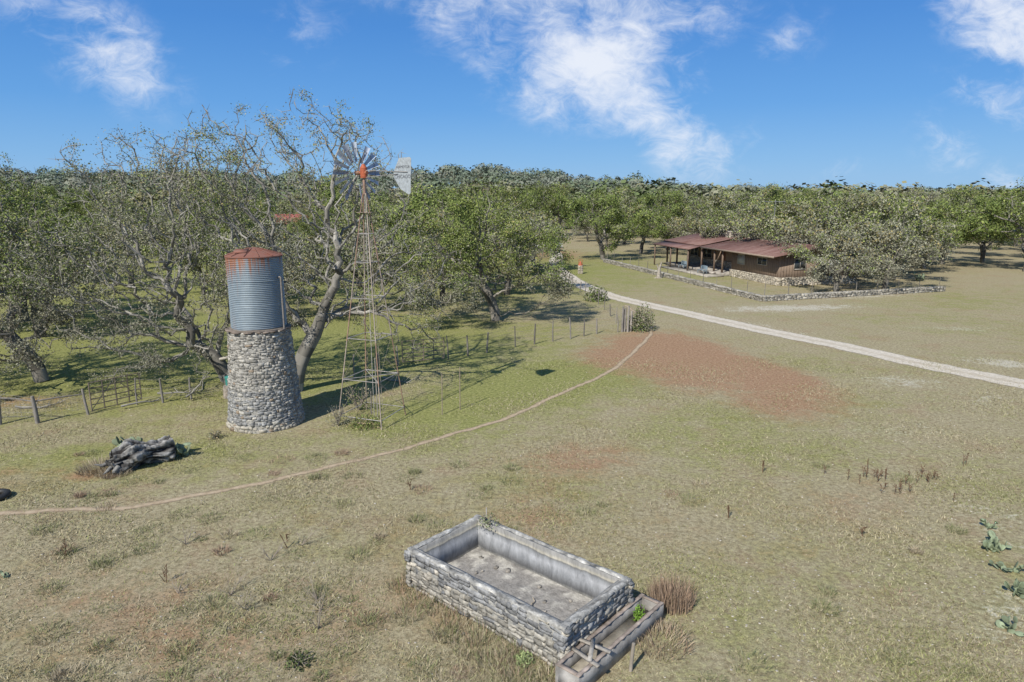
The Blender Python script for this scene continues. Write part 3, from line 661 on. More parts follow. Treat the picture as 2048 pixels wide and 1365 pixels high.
for i,(pal,bg_,zb) in enumerate(specs):
    rg=np.random.default_rng(30+i); E=[]
    for q in range(11):
        a=q*.571*2+rg.uniform(-.3,.3); rr_=rg.uniform(1.6,4.6); zc=zb+1.0+rg.uniform(0,1)**.8*4.4*(1-rr_/7.5); s_=rg.uniform(1.2,2.1)
        E.append((math.cos(a)*rr_,math.sin(a)*rr_,zc,s_*1.15,s_*1.15,s_*.85))
    E.append((0,0,zb+4.4 if i<5 else 5.0,2.2,2.2,1.8)); E.append((.5,-.5,zb+2.2,2.6,2.6,1.8))
    if i==5: E+= [(3,-1,2.4,2.3,2.0,1.3),(-3,0,2.4,2.3,2.0,1.3),(0,-3,2.5,2.2,2.0,1.4)]
    variants.append(make_tree(40+i,[(0,0,0),(.1,.05,.6),(.1,.15,1.2),(.25,.15,1.8)],E,640,.50,.018,.28,pal,24000,.105,.30,twigs=1,tw=.02,lich=.4,name='oak_variant',leafthr=.05,botgrey=bg_,bark=(.20,.185,.16),noise=.6,kn=1.2)[:2])
rng=np.random.default_rng(77)
LBL=['green live oak with dense rounded crown','grey-green live oak hung with moss','yellowing live oak with mossy branches','bright green live oak with dark trunk','pale lichen-covered live oak','low drooping grey live oak before the house']
placed=[]
def P2(x,y,v,s,sxy=1.0):
    tm,cm=variants[v]; sc=(s*sxy*rng.uniform(.95,1.08),s*sxy*rng.uniform(.95,1.08),s*rng.uniform(.9,1.08))
    place_tree(tm,cm,(x,y,float(H(x,y))),LBL[v],'tree','live oaks around the pasture',rng.uniform(0,6.28),sc); placed.append((x,y))
P2(13.4,100.6,3,1.3); P2(31.6,66.2,5,.92,1.0); P2(37.0,67.4,4,.92,1.0); P2(35,77,2,1.25); P2(42.5,76,1,1.25); P2(48,84,3,1.15); P2(53,88,0,1.15); P2(38,88,1,1.35); P2(30.5,87,2,1.2)
P2(59,94,3,1.1); P2(66,96,0,1.05); P2(72,90,1,1.0); P2(-.5,64,1,1.1); P2(-31,44,1,1.15); P2(-36.2,50,3,1.3); P2(-12,54,4,.95); P2(2.5,86,1,1.1); P2(-3,78,0,1.25)
P2(-21,60,4,.95); P2(-29,64,1,1.0); P2(-8,68,3,1.25); P2(29,108,2,1.15); P2(35,110,1,1.35); P2(21,112,0,1.1); P2(44,104,3,1.25); P2(-41,38,3,1.2); P2(51,97,2,1.2); P2(-6,58,0,.95); P2(-17,50,4,.8)
cnt_=0; tries=0
def roaddist(x,y): 
    c=np.array(road); return np.min(np.hypot(c[:,0]-x,c[:,1]-y))
while cnt_<205 and tries<12000:
    tries+=1; y=rng.uniform(64,205); x=rng.uniform(-.84*y,.84*y)
    if x>-4 and y<(97 if x<58 else 84): continue
    if -4<x<12 and y<118: continue
    if roaddist(x,y)<8: continue
    if -42<x<-24 and 70<y<92: continue
    if 17<x<48 and 60<y<101: continue
    if any((x-a)**2+(y-b)**2<(6.2 if y>100 else 7.4)**2 for a,b in placed): continue
    if rng.random()<.1 and y<110: continue
    P2(x,y,int(rng.choice(5,p=[.24,.26,.18,.14,.18])),rng.uniform(.65,1.05) if rng.random()<.62 else rng.uniform(1.1,1.6),rng.uniform(.85,1.1)); cnt_+=1
def forest():
    r=np.random.default_rng(5); T=[]
    for lo,hi,n,sp in ((195,330,650,1.0),(330,520,700,1.1),(520,760,800,1.3),(760,1300,450,1.8)):
        y=r.uniform(lo,hi,n); x=r.uniform(-.85,.85,n)*y; T.append(np.c_[x,y,np.full(n,sp)])
    T=np.vstack(T); n=len(T); q=230
    d=r.normal(0,1,(n,q,3)); d/=np.linalg.norm(d,axis=2)[...,None]; d[...,2]=np.where(d[...,2]<-.35,-d[...,2],d[...,2]); rad_=r.random((n,q))**.22
    lump=1+.36*np.sin(d[...,0]*3.4+r.uniform(0,6,(n,1)))*np.cos(d[...,1]*3+d[...,2]*4+r.uniform(0,6,(n,1)))
    sc=T[:,2]*np.where(r.random(n)<.68,r.uniform(.55,.95,n),r.uniform(1.0,1.6,n)); c=d*(rad_*lump)[...,None]*np.array([5.4,5.4,4.2])*sc[:,None,None]
    base=np.c_[T[:,0],T[:,1],H(T[:,0],T[:,1])+4.4*sc]; c=c+base[:,None]
    pal=np.array([[.135,.17,.065],[.17,.195,.09],[.235,.23,.155],[.23,.21,.10],[.12,.15,.06],[.20,.205,.125]])
    col=pal[r.integers(0,6,n)][:,None]*r.uniform(.85,1.15,(n,q,1))*r.uniform(.8,1.2,(n,1,1))
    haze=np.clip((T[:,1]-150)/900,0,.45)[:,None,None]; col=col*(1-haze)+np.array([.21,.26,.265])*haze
    s=(r.uniform(.34,.7,(n,q))*sc[:,None]).ravel()
    return diamonds(r,c.reshape(-1,3),s,col.reshape(-1,3),asp=.8,nrm=d.reshape(-1,3)+np.array([0,0,.2]),k=2.2)
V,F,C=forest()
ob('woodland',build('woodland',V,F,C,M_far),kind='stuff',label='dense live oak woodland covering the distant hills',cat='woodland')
# ---------------------------------------------------------------- fences
def fence(pts,label,h=1.15,sp=1.9,col=(.30,.27,.23),wires=4,rail=None,rp=.055,jit=.12,seed=1):
    r=np.random.default_rng(seed); pts=[np.array(p,float) for p in pts]
    e=empty('fence',(pts[0][0],pts[0][1],0),label,'fence'); o0=pts[0]; tops=[]
    for a,b in zip(pts[:-1],pts[1:]):
        L=np.linalg.norm(b-a); n=max(1,int(round(L/sp)))
        for i in range(n+(1 if b is pts[-1] else 0)):
            p=a+(b-a)*i/n-o0; hh=h*r.uniform(.82,1.18); mb=MB(); lean=r.normal(0,jit*.5,2); rr_=rp*r.uniform(.7,1.3)
            q=np.array([p[0]+lean[0]*.5+r.normal(0,.015),p[1]+lean[1]*.5,hh*.5]); t_=np.array([p[0]+lean[0],p[1]+lean[1],hh]); c_=np.array(col)*r.uniform(.7,1.25)
            mb.tube((p[0],p[1],-.1),q,rr_,rr_*.95,c_,7,cap=False); mb.tube(q,t_,rr_*.95,rr_*.75,c_,7)
            ob('post',mb.me('post',M_wood),e); tops.append((np.array([p[0],p[1],0]),t_))
    mb=MB()
    for (a0,a1),(b0,b1) in zip(tops[:-1],tops[1:]):
        for w in range(wires):
            f=.25+.68*w/max(1,wires-1); mb.tube(a0+(a1-a0)*f,b0+(b1-b0)*f,.0055,.0055,(.28,.26,.24),3,cap=False)
        if wires>=5:
            for g in np.linspace(.08,.92,9):
                p=a0+(b0-a0)*g; q=a1+(b1-a1)*g; mb.tube(p+(q-p)*.2,p+(q-p)*.9,.004,.004,(.28,.26,.24),3,cap=False)
    ob('wire',mb.me('wire',M_metal),e)
    if rail:
        mb=MB()
        for (a0,a1),(b0,b1) in zip(tops[:-1],tops[1:]):
            for f in rail:
                A_=a0+(a1-a0)*f; B_=b0+(b1-b0)*f; M_=(A_+B_)/2+np.array([0,0,r.normal(0,.09)]); mb.tube(A_,M_,.035,.03,np.array(col)*r.uniform(.7,1.2),6); mb.tube(M_,B_,.03,.025,np.array(col)*r.uniform(.7,1.2),6)
        ob('rail',mb.me('rail',M_wood),e)
    return e
fence([(-27,26.0),(-23,26.2),(-20.7,26.3),(-19.3,26.5),(-17.9,27.6)],'crooked cedar post and wire fence beside the field gate',1.2,1.6,(.24,.22,.195),6,(.8,),.07,seed=3)
fence([(-16.6,29.0),(-15.6,29.3),(-14.6,29.9),(-13.3,30.7),(-12.2,31.0)],'short run of weathered cedar posts with fallen limbs',1.05,1.15,(.24,.22,.20),3,None,.05,seed=4)
fence([(-3.6,37.6),(-1.5,39.4),(.2,40.9),(3.8,43.4),(5.7,45.1),(7.2,45.6)],'wire fence with grey cedar posts edging tree shade',1.25,1.6,(.22,.20,.18),4,None,.045,seed=5)
fence([(7.5,45.9),(7.6,52),(7.4,58),(6.6,66),(4.6,78)],'wire fence with slender posts along the road',1.15,3.0,(.22,.20,.175),4,None,.04,seed=6)
fence([(-8,33.5),(-6.2,36.2)],'thin wire fence behind the windmill',1.2,1.5,(.24,.22,.2),4,None,.045,seed=7)
def gate(loc,rot,L,h,label,bars=6):
    e=empty('field_gate',(loc[0],loc[1],0),label,'gate',rot=rot); mb=MB()
    for i in range(bars): mb.tube((0,0,.15+i*(h-.15)/(bars-1)),(L,0,.15+i*(h-.15)/(bars-1)),.022,.022,(.20,.16,.13),6)
    ob('rail',mb.me('gate_rail',M_metal),e); mb=MB()
    for x in (0,L*.25,L*.5,L*.75,L): mb.tube((x,0,.12),(x,0,h+.02),.026,.026,(.2,.16,.13),6)
    mb.tube((0,.02,.15),(L*.5,.02,h),.016,.016,(.24,.2,.17),5); mb.tube((L,.02,.15),(L*.5,.02,h),.016,.016,(.24,.2,.17),5)
    ob('upright',mb.me('gate_upright',M_metal),e)
gate((-17.8,27.7),math.atan2(1.9,1.3),2.1,1.35,'rusty tubular field gate between cedar posts')
gate((-6.0,36.4),math.atan2(1.1,2.4),2.4,1.3,'dark tubular gate in the shade of the oaks')
for (x,y,h) in ((-2.95,27.6,1.75),(-2.25,28.3,1.9),(-7.2,33,1.5)):
    mb=MB(); mb.tube((0,0,0),(.02,0,h),.022,.02,(.30,.24,.19),6); ob('steel_stake',mb.me('steel_stake',M_metal),None,'thin rusty steel stake standing in the grass','stake','steel stakes by the windmill',loc=(x,y,0))
e=empty('corner_posts',(7.5,45.7,0),'bundle of tall grey cedar posts at fence corner','post')
for i,(x,y,h) in enumerate(((0,0,1.75),(.18,.1,1.65),(.38,.02,1.8),(.1,.28,1.5),(.62,.2,1.4))):
    mb=MB(); mb.tube((x,y,-.1),(x+.04,y,h),.08,.065,np.array([.32,.29,.26])*(.75+.1*i),8); ob('post',mb.me('corner_post',M_wood),e)
# ---------------------------------------------------------------- shrubs
def shrub(name,loc,r_,h,n,cols,label,cat,sz=.06,seed=0,stems=14,stemcol=(.25,.22,.18)):
    r=np.random.default_rng(seed); mb=MB()
    for i in range(stems):
        a=r.uniform(0,6.28); q=r.uniform(.3,1)*r_; p1=np.array([math.cos(a)*q*.5,math.sin(a)*q*.5,h*.5]); p2=np.array([math.cos(a)*q,math.sin(a)*q,h*r.uniform(.6,1)]); mb.tube((0,0,0),p1,.018,.012,stemcol,4,False); mb.tube(p1,p2,.012,.004,stemcol,4,False)
    d=r.normal(0,1,(n,3)); d/=np.linalg.norm(d,axis=1)[:,None]; d[:,2]=np.abs(d[:,2]); c=d*(r.random(n)**.45)[:,None]*np.array([r_,r_,h])*(1+.25*wob(d*3,1,seed))[:,None]
    cs=np.array(cols)[r.integers(0,len(cols),n)]*r.uniform(.6,1.3,(n,1)); V,F,C=diamonds(r,c,r.uniform(.5,1.3,n)*sz,cs); mb.add(V,F,C)
    return ob(name,mb.me(name,M_leaf),None,label,cat,loc=loc)
shrub('shrub',(8.9,46.4,0),1.1,1.7,2200,[GREY,(.26,.24,.17),GREEN],'grey twiggy shrub against the fence corner posts','shrub',.07,1)
shrub('shrub',(-5.9,26.2,0),.75,.4,1100,[GREEN,LIME,(.3,.24,.14)],'low green weeds growing under the windmill','shrub',.04,2)
shrub('shrub',(-7.0,26.2,0),.55,.85,400,[(.38,.32,.22),GREY],'dry bush at the windmill foot','shrub',.035,3)
shrub('shrub',(-6.6,28.2,0),.8,1.2,500,[(.32,.28,.18),GREEN],'scrubby brush behind the windmill legs','shrub',.04,4)
shrub('shrub',(7.4,60,0),1.0,1.3,1200,[GREEN,GREY],'small dark shrub beside the road','shrub',.1,5)
shrub('shrub',(-11.3,24.7,0),.35,.35,200,[GREY,(.3,.25,.15)],'small dry weed at the tower base','shrub',.04,6)
shrub('shrub',wl(SX,1.0,.18),.14,.40,160,[(.16,.30,.05),(.22,.36,.07)],'bright green weed sprouting in the trough','weed',.04,7,stems=5,stemcol=(.15,.25,.05))
shrub('shrub',wl(-1.75,1.0,.9),.35,.3,260,[GREY,(.24,.28,.14)],'grey-green weed growing over the cistern rim','weed',.03,8,stems=8)
shrub('shrub',(-4.2,11.9,0),.32,.14,300,[(.12,.15,.06),(.09,.11,.05)],'low dark green weed patch in dry grass','weed',.035,9)
shrub('shrub',(.25,11.9,0),.2,.2,180,[(.36,.42,.2),(.28,.34,.16)],'pale green rosette plant near the cistern','weed',.06,10,stems=4)
def pear(loc,n,s,label,seed):
    r=np.random.default_rng(seed); mb=MB(); pads=[]; gb=[np.zeros(3)]
    th_=np.linspace(0,math.pi,7); ph=np.arange(10)*2*math.pi/10
    U=np.array([[math.sin(a)*math.cos(b),math.sin(a)*math.sin(b),math.cos(a)] for a in th_ for b in ph]); I=np.arange(70).reshape(7,10); J=np.roll(I,-1,1); F=np.stack([I[1:],J[1:],J[:-1],I[:-1]],-1).reshape(-1,4)
    for i in range(n):
        if i<n*.45 or not pads:
            base=gb[r.integers(len(gb))]; a=r.uniform(0,6.28); base=base+np.array([math.cos(a),math.sin(a)*.8,0])*s*.42*(i>0); gb.append(base); d=np.array([r.normal(0,.6),r.normal(0,.6),.7])
        else: b_,d_,l_=pads[r.integers(len(pads))]; base=b_+d_*l_*1.8; d=d_+r.normal(0,.5,3); d[2]=abs(d[2])
        if base[2]>s*1.5: continue
        d/=np.linalg.norm(d); l=s*r.uniform(.34,.48); w=l*.75; u=np.cross(d,r.normal(0,1,3)); u/=np.linalg.norm(u); v=np.cross(d,u)
        P=base+d*l+U[:,2:3]*d*l+U[:,:1]*u*w+U[:,1:2]*v*l*.13; mb.add(P,F,np.array([.24,.285,.18])*r.uniform(.6,1.25)); pads.append((base,d,l))
    return ob('prickly_pear',mb.me('prickly_pear',M_pad,True),None,label,'cactus',None,loc=loc)
pear((-13.9,23.3,0),20,.36,'prickly pear clump behind the dead log',1); pear((-11.6,23.0,0),24,.34,'prickly pear clump at the end of the dead log',2)
pear((12.6,16.3,0),36,.24,'spreading prickly pear cactus in dry grass',4); pear((11.7,14.2,0),26,.23,'prickly pear cactus on pale bare soil',5); pear((10.5,12.9,0),18,.2,'small prickly pear cactus in the grass',6); pear((13.3,17.5,0),14,.2,'small prickly pear cactus in the grass',7); pear((12.2,15.3,0),20,.2,'small prickly pear cactus in the grass',14)
pear((45,75,0),30,.5,'large prickly pear cactus by the trees',8); pear((-12.2,15,0),8,.12,'tiny prickly pear among dry grass',9)
def log():
    e=empty('dead_log',(-12.65,22.2,0),'gnarled hollow grey dead log lying in grass','log'); mb=MB(); n,k=80,60; V=[];C=[]
    for i in range(n):
        f=i/(n-1); cx=-.68+1.45*f; cy=-.75+1.3*f; cz=.32+.05*math.sin(f*5)+.14*f; r0=.42*(1-.15*f)*(1+.10*math.sin(f*7))*(1-.6*max(0,(f-.95)/.05))
        for j in range(k):
            a=j*2*math.pi/k; nn=mnoise.fractal(Vector((f*3.2,math.cos(a)*1.8,math.sin(a)*1.8)),.9,2.1,5); gr=mnoise.fractal(Vector((f*3.5,math.cos(a)*6.0,math.sin(a)*6)),.8,2.2,4)
            rr_=r0*(1+.52*nn+.22*gr)
            V.append((cx-.62*math.cos(a)*rr_,cy+.72*math.cos(a)*rr_,max(-.02,cz+math.sin(a)*rr_))); g=max(0,min(1,.40+.8*nn+1.3*gr)); C.append(np.array([.030,.027,.025])*(1-g)+np.array([.32,.31,.29])*g)
    I=np.arange(n*k).reshape(n,k); J=np.roll(I,-1,1); mb.add(V,np.stack([I[:-1],I[1:],J[1:],J[:-1]],-1).reshape(-1,4),np.array(C))
    ob('bark',mb.me('log_bark',M_log,True),e)
    mb=MB(); r=np.random.default_rng(3)
    for i in range(16):
        p=np.array([-.60+r.normal(0,.10),-.68+r.normal(0,.10),.26]); q=p+np.array([-.12+r.normal(0,.16),-.12+r.normal(0,.16),r.uniform(-.22,.25)]); m_=(p+q)/2+r.normal(0,.05,3); c_=np.array([.24,.23,.21])*r.uniform(.2,1.2); mb.tube(p,m_,.10,.06,c_,6); mb.tube(m_,q,.06,.015,c_,6)
    ob('root',mb.me('log_root',M_log),e)
log()
def branch(loc,L,seed,label):
    r=np.random.default_rng(seed); mb=MB(); p=np.array([0,0,.15]); d=np.array([1,0,.05])
    for i in range(9):
        d=d+r.normal(0,.28,3)*np.array([1,1,.6]); d/=np.linalg.norm(d); q=p+d*L/9; q[2]=max(.06,q[2]); mb.tube(p,q,.05-.004*i,.046-.004*i,np.array([.34,.32,.28])*r.uniform(.7,1.1),6)
        if i>1:
            s=q+r.normal(0,.3,3); s[2]=abs(s[2])+.1; mb.tube(q,s,.022,.008,(.33,.31,.27),5)
        p=q
    return ob('fallen_branch',mb.me('fallen_branch',M_bark),None,label,'branch','fallen branches by the fence',loc=loc)
branch((-16.9,28.3,0),2.2,1,'bleached fallen branch lying along the fence').rotation_euler=(0,0,.5); branch((-15.8,29.3,.3),2.0,2,'bleached forked branch propped on fence').rotation_euler=(0,0,.1); branch((-14.6,29.4,.1),1.5,4,'bleached forked branch propped on fence').rotation_euler=(0,0,.9)
branch((-22.6,29.5,0),2.5,6,'bleached fallen branch lying along the fence').rotation_euler=(0,0,2.2); branch((-6.5,33.2,0),2,8,'bleached fallen branch lying along the fence').rotation_euler=(0,0,.4); branch((-21.5,28.3,0),2.5,9,'bleached fallen branch lying along the fence').rotation_euler=(0,0,.3)
mb=MB(); mb.tube((0,0,0),(0,0,.4),.2,.22,(.05,.22,.19),14); mb.tube((0,0,.4),(0,0,.43),.24,.24,(.06,.28,.24),14)
ob('bucket',mb.me('bucket',M_metal),None,'small teal tub standing behind the stone tower','tub',loc=(-12.9,30.2,.55))
mb=MB(); mb.tube((0,0,0),(0,0,.55),.35,.33,(.3,.26,.22),10); ob('tree_stump',mb.me('tree_stump',M_log),None,'cut stump holding the teal tub','stump',loc=(-12.9,30.2,0))
V=[];k1,k2=24,10
for i in range(k1):
    for j in range(k2):
        a=i*2*math.pi/k1;b=j*2*math.pi/k2; rr_=.30+.10*math.cos(b); V.append((rr_*math.cos(a),rr_*math.sin(a),.10+.09*math.sin(b)))
I=np.arange(k1*k2).reshape(k1,k2); Jn=np.roll(I,-1,0); F=np.stack([I,Jn,np.roll(Jn,-1,1),np.roll(I,-1,1)],-1).reshape(-1,4)
ob('old_tyre',build('old_tyre',V,F,(.03,.03,.03),M_metal,True),None,'black rubber tyre lying in the grass','tyre',loc=(-15.75,19.4,0))
# ---------------------------------------------------------------- yard wall & fence
rng=np.random.default_rng(9)
yw=empty('yard_wall',(22.1,59.7,0),'low dry-laid limestone wall around the house yard','wall'); mb=MB()
def ycol(z): return np.array([.42,.39,.33])*rng.uniform(.5,1.2)
O=np.array([22.1,59.7])
for a,b in (((22.1,59.7),(42.1,66.3)),((13.1,96.7),(22.1,59.7))):
    a=np.array(a)-O;b=np.array(b)-O;d=(b-a)/np.linalg.norm(b-a);n_=np.array([-d[1],d[0]])
    for s_ in (-1,1): wall_face(mb,a+n_*s_*.13,b+n_*s_*.13,0,.5,n_*s_,rng,ycol,(.2,.55),(.10,.2),.24)
ob('stonework',mb.me('yard_stone',M_stone),yw)
fence([(13.4,96.6),(22.4,60.2),(42.0,66.8)],'slim dark posts and wire behind the low stone wall',1.45,2.6,(.22,.20,.17),3,None,.035,.05,seed=9)
# ---------------------------------------------------------------- house
hs_=empty('ranch_house',(27.6,70.5,0),'long brown ranch house with rust-red metal roof and porch','house',rot=R(13.9))
BR=(.285,.215,.165)
mb=MB(); mb.box((4.6,4.5,1.9),(9.2,9.0,2.4),BR); mb.box((5.6,16.1,1.9),(7.2,14.18,2.4),BR); 
for i in range(28): mb.box((-.012,.2+i*.32,1.9),(.02,.03,2.36),(.21,.155,.12))
for i in range(28): mb.box((.2+i*.33,-.012,1.9),(.03,.02,2.36),(.21,.155,.12))
ob('wall',mb.me('house_wall',M_paint),hs_)
mb=MB(); r2=np.random.default_rng(2)
def hcol(z): return np.array([.58,.52,.42])*r2.uniform(.6,1.12)
wall_face(mb,(-.12,-.1),(-.12,9.0),0,.85,(-1,0),r2,hcol,(.25,.6),(.12,.2),.2); wall_face(mb,(-.1,-.12),(9.3,-.12),0,.85,(0,-1),r2,hcol,(.25,.6),(.12,.2),.2)
mb.box((4.6,4.5,.35),(9.1,8.9,.7),(.4,.36,.3)); 
wall_face(mb,(1.9,9.4),(1.9,23.1),.3,1.3,(-1,0),r2,hcol,(.25,.6),(.12,.2),.12)
ob('foundation',mb.me('foundation',M_stone),hs_,'cream limestone base courses')
mb=MB(); mb.box((3.6,16.2,.2),(9.6,14.2,.4),(.32,.29,.25)); mb.box((-2.3,14.5,.08),(2.2,12,.16),(.36,.33,.28)); mb.box((-1.5,11.2,.28),(.6,1.8,.22),(.42,.38,.33))
ob('porch_floor',mb.me('porch_floor',M_conc),hs_)
def roofmat():
    m,t,p,o=newmat('rusted_metal_roof'); L=t.links.new; tc=nd(t,'ShaderNodeTexCoord')
    mp=nd(t,'ShaderNodeMapping'); mp.inputs['Scale'].default_value=(.5,2,1); L(tc.outputs['Object'],mp.inputs[0])
    n=nd(t,'ShaderNodeTexNoise'); n.inputs['Scale'].default_value=.8; n.inputs['Detail'].default_value=8; n.inputs['Roughness'].default_value=.7; L(mp.outputs[0],n.inputs['Vector'])
    cr=nd(t,'ShaderNodeValToRGB'); L(n.outputs[0],cr.inputs[0]); e=cr.color_ramp.elements; e[0].position=.35;e[0].color=(.16,.078,.064,1);e[1].position=.68;e[1].color=(.29,.19,.165,1)
    L(cr.outputs[0],p.inputs['Base Color']); p.inputs['Roughness'].default_value=.65
    return m
mb=MB(); 
def slab(x0,z0,x1,z1,y0,y1,th=.10):
    V=[(x0,y0,z0),(x1,y0,z1),(x1,y1,z1),(x0,y1,z0),(x0,y0,z0-th),(x1,y0,z1-th),(x1,y1,z1-th),(x0,y1,z0-th)]
    mb.add(V,[[0,1,2,3],[7,6,5,4],[0,4,5,1],[1,5,6,2],[2,6,7,3],[3,7,4,0]],(.3,.1,.08))
slab(-1.3,3.12,4.3,4.0,-.9,13.9); slab(4.3,4.0,10.2,3.0,-.9,13.9); slab(-1.3,3.30,4.3,4.25,14.0,24.0); slab(4.3,4.25,10.2,3.2,14.0,24.0); slab(-2.9,2.85,-1.2,3.20,14.0,24.0)
for i in range(41): 
    y=-.85+i*.61; dz=0 if y<13.9 else .25; d0=0 if y<13.9 else .18
    mb.add([(-1.3,y-.02,3.125+d0),(-1.3,y+.02,3.125+d0),(4.3,y+.02,4.005+dz),(4.3,y-.02,4.005+dz),(-1.3,y,3.16+d0),(4.3,y,4.04+dz)],[[0,3,5,4],[1,4,5,2]],(.2,.1,.08))
mb.tube((4.3,-.95,4.02),(4.3,13.9,4.02),.08,.08,(.3,.1,.08),6); mb.tube((4.3,14.0,4.27),(4.3,24.05,4.27),.08,.08,(.3,.1,.08),6)
roof=ob('roof',mb.me('house_roof',roofmat()),hs_)
mb=MB(); 
for y0,dz in ((.02,0),(23.1,.2)):
    mb.add([(0,y0,3.1),(9.2,y0,3.1),(4.3,y0,3.88+dz)],[[0,1,2]],BR)
mb.box((-1.36,6.5,3.03),(.05,14.8,.18),(.30,.23,.18))
ob('fascia',mb.me('fascia',M_paint),hs_)
mb=MB(); r2=np.random.default_rng(5)
for a,b,o_ in (((-.75,-.45),(.75,-.45),(0,-1)),((.75,-.45),(.75,.45),(1,0)),((.75,.45),(-.75,.45),(0,1)),((-.75,.45),(-.75,-.45),(-1,0))): wall_face(mb,a,b,-.4,.75,o_,r2,lambda z:np.array([.56,.50,.41])*r2.uniform(.6,1.1),(.2,.4),(.12,.2),.14)
mb.box((0,0,.8),(1.75,1.1,.1),(.5,.46,.4)); mb.box((0,0,.2),(1.4,.8,1.1),(.4,.36,.3))
ob('chimney',mb.me('chimney',M_stone),roof,loc=(4.0,15.5,4.0))
for y in (9.4,11.2,14.2,17.4,20.6,23.4):
    mb=MB(); mb.box((-.95,y,1.72),(.18,.18,2.68),(.20,.145,.11)); ob('porch_post',mb.me('porch_post',M_wood),hs_)
for y in (14.4,19.0,23.6):
    mb=MB(); mb.box((-2.7,y,1.4),(.14,.14,2.7),(.20,.145,.11)); ob('porch_post',mb.me('porch_post2',M_wood),hs_)
Mgl,tg,pg,_=newmat('window_glass'); pg.inputs['Base Color'].default_value=(.04,.05,.06,1); pg.inputs['Roughness'].default_value=.1; pg.inputs['Specular IOR Level'].default_value=.6
Mcur,tg2,pg2,_=newmat('window_blind'); pg2.inputs['Base Color'].default_value=(.38,.39,.38,1)
def window(x,y,z,w,h,face,white=False):
    mb=MB(); 
    sz=(.03,w,h) if face=='x' else (w,.03,h); c=(x-.02,y,z) if face=='x' else (x,y-.02,z)
    mb.box(c,sz,(.1,.1,.1)); win=ob('window',mb.me('window',Mcur if white else Mgl),hs_)
    mb=MB(); f=(.42,.39,.35)
    for s in (-1,1):
        if face=='x': mb.box((x-.03,y+s*(w/2+.04),z),(.06,.08,h+.16),f); mb.box((x-.03,y,z+s*(h/2+.04)),(.06,w,.08),f)
        else: mb.box((x+s*(w/2+.04),y-.03,z),(.08,.06,h+.16),f); mb.box((x,y-.03,z+s*(h/2+.04)),(w,.06,.08),f)
    if face=='x': mb.box((x-.045,y,z),(.03,.05,h),f)
    else: mb.box((x,y-.045,z),(.05,.03,h),f)
    ob('frame',mb.me('frame',M_paint),win)
window(-.02,7.0,2.15,1.3,1.0,'x',True); window(-.02,3.0,2.3,1.6,.7,'x'); window(2.4,-.02,2.2,1.3,1.0,'y'); window(6.6,-.02,2.2,1.3,1.0,'y',True)
window(1.97,11.2,1.9,1.4,1.3,'x'); window(1.97,18.0,2.0,2.2,1.1,'x'); window(1.97,21.3,2.0,1.8,1.1,'x')
mb=MB(); mb.box((1.97,14.2,1.5),(.06,1.0,2.1),(.22,.11,.07)); dr=ob('door',mb.me('door',M_wood),hs_)
mb=MB(); mb.tube((1.93,14.55,1.45),(1.86,14.55,1.45),.035,.035,(.5,.4,.2),8); ob('handle',mb.me('handle',M_metal),dr)
def hl(x,y): 
    a=R(13.9); return (27.6+x*math.cos(a)-y*math.sin(a),70.5+x*math.sin(a)+y*math.cos(a))
def bench(x,y,label):
    X_,Y_=hl(x,y); e=empty('garden_bench',(X_,Y_,.16),label,'bench','benches on the patio',rot=R(13.9)); c=(.22,.28,.32)
    mb=MB(); 
    for i in range(3): mb.box((-.16+.16*i,0,.45),(.165,1.5,.04),c)
    ob('seat',mb.me('seat',M_paint),e); mb=MB()
    for i in range(3): mb.box((.26,0,.6+.14*i),(.03,1.5,.145),c)
    ob('backrest',mb.me('backrest',M_paint),e)
    for s in (-.65,.65): mb=MB(); mb.box((-.18,s,.21),(.06,.06,.42),c); mb.box((.24,s,.42),(.06,.06,.84),c); mb.box((.03,s,.3),(.36,.04,.05),c); ob('leg',mb.me('bench_leg',M_paint),e)
bench(-2.6,11,'blue-grey slatted bench on the patio edge'); bench(-2.0,17,'blue-grey slatted bench on the patio edge')
mb=MB(); mb.tube((0,0,0),(0,0,8.6),.06,.045,(.25,.25,.26),6); mb.tube((-1.3,0,8.4),(1.3,0,8.4),.04,.04,(.25,.25,.26),5)
for i in range(9): l=.9-.06*i; mb.tube((-1.2+.3*i,-l,8.4),(-1.2+.3*i,l,8.4),.03,.03,(.25,.25,.26),4)
ob('antenna_mast',mb.me('antenna_mast',M_metal),None,'tall thin television antenna mast behind the house','antenna',loc=(34.8,92,0))
e=empty('bell_post',(8.2,81.9,0),'orange-red bell on a stone pedestal beside the road','bell post'); mb=MB(); r2=np.random.default_rng(6)
for z_ in np.arange(0,1.0,.2): 
    c=[];hs=[]
    for sx_ in (-.14,.14):
        for sy_ in (-.14,.14): c.append([sx_,sy_,z_+.1]); hs.append([.15,.15,.1])
    stones(mb,np.array(c),np.tile(np.eye(3),(4,1,1)),np.array(hs),np.array([.45,.4,.32])*r2.uniform(.7,1.1,(4,1)),r2)
ob('pedestal',mb.me('pedestal',M_stone),e); mb=MB()
for a,b,r0,r1 in ((1.0,1.12,.24,.22),(1.12,1.4,.20,.13),(1.4,1.52,.13,.05)): mb.tube((0,0,a),(0,0,b),r0,r1,(.42,.12,.06),12)
mb.tube((-.24,0,1.0),(-.24,0,1.65),.025,.025,(.4,.13,.06),6); mb.tube((.24,0,1.0),(.24,0,1.65),.025,.025,(.4,.13,.06),6); mb.tube((-.26,0,1.65),(.26,0,1.65),.03,.03,(.4,.13,.06),6)
ob('bell',mb.me('bell',M_metal),e)
mb=MB(); 
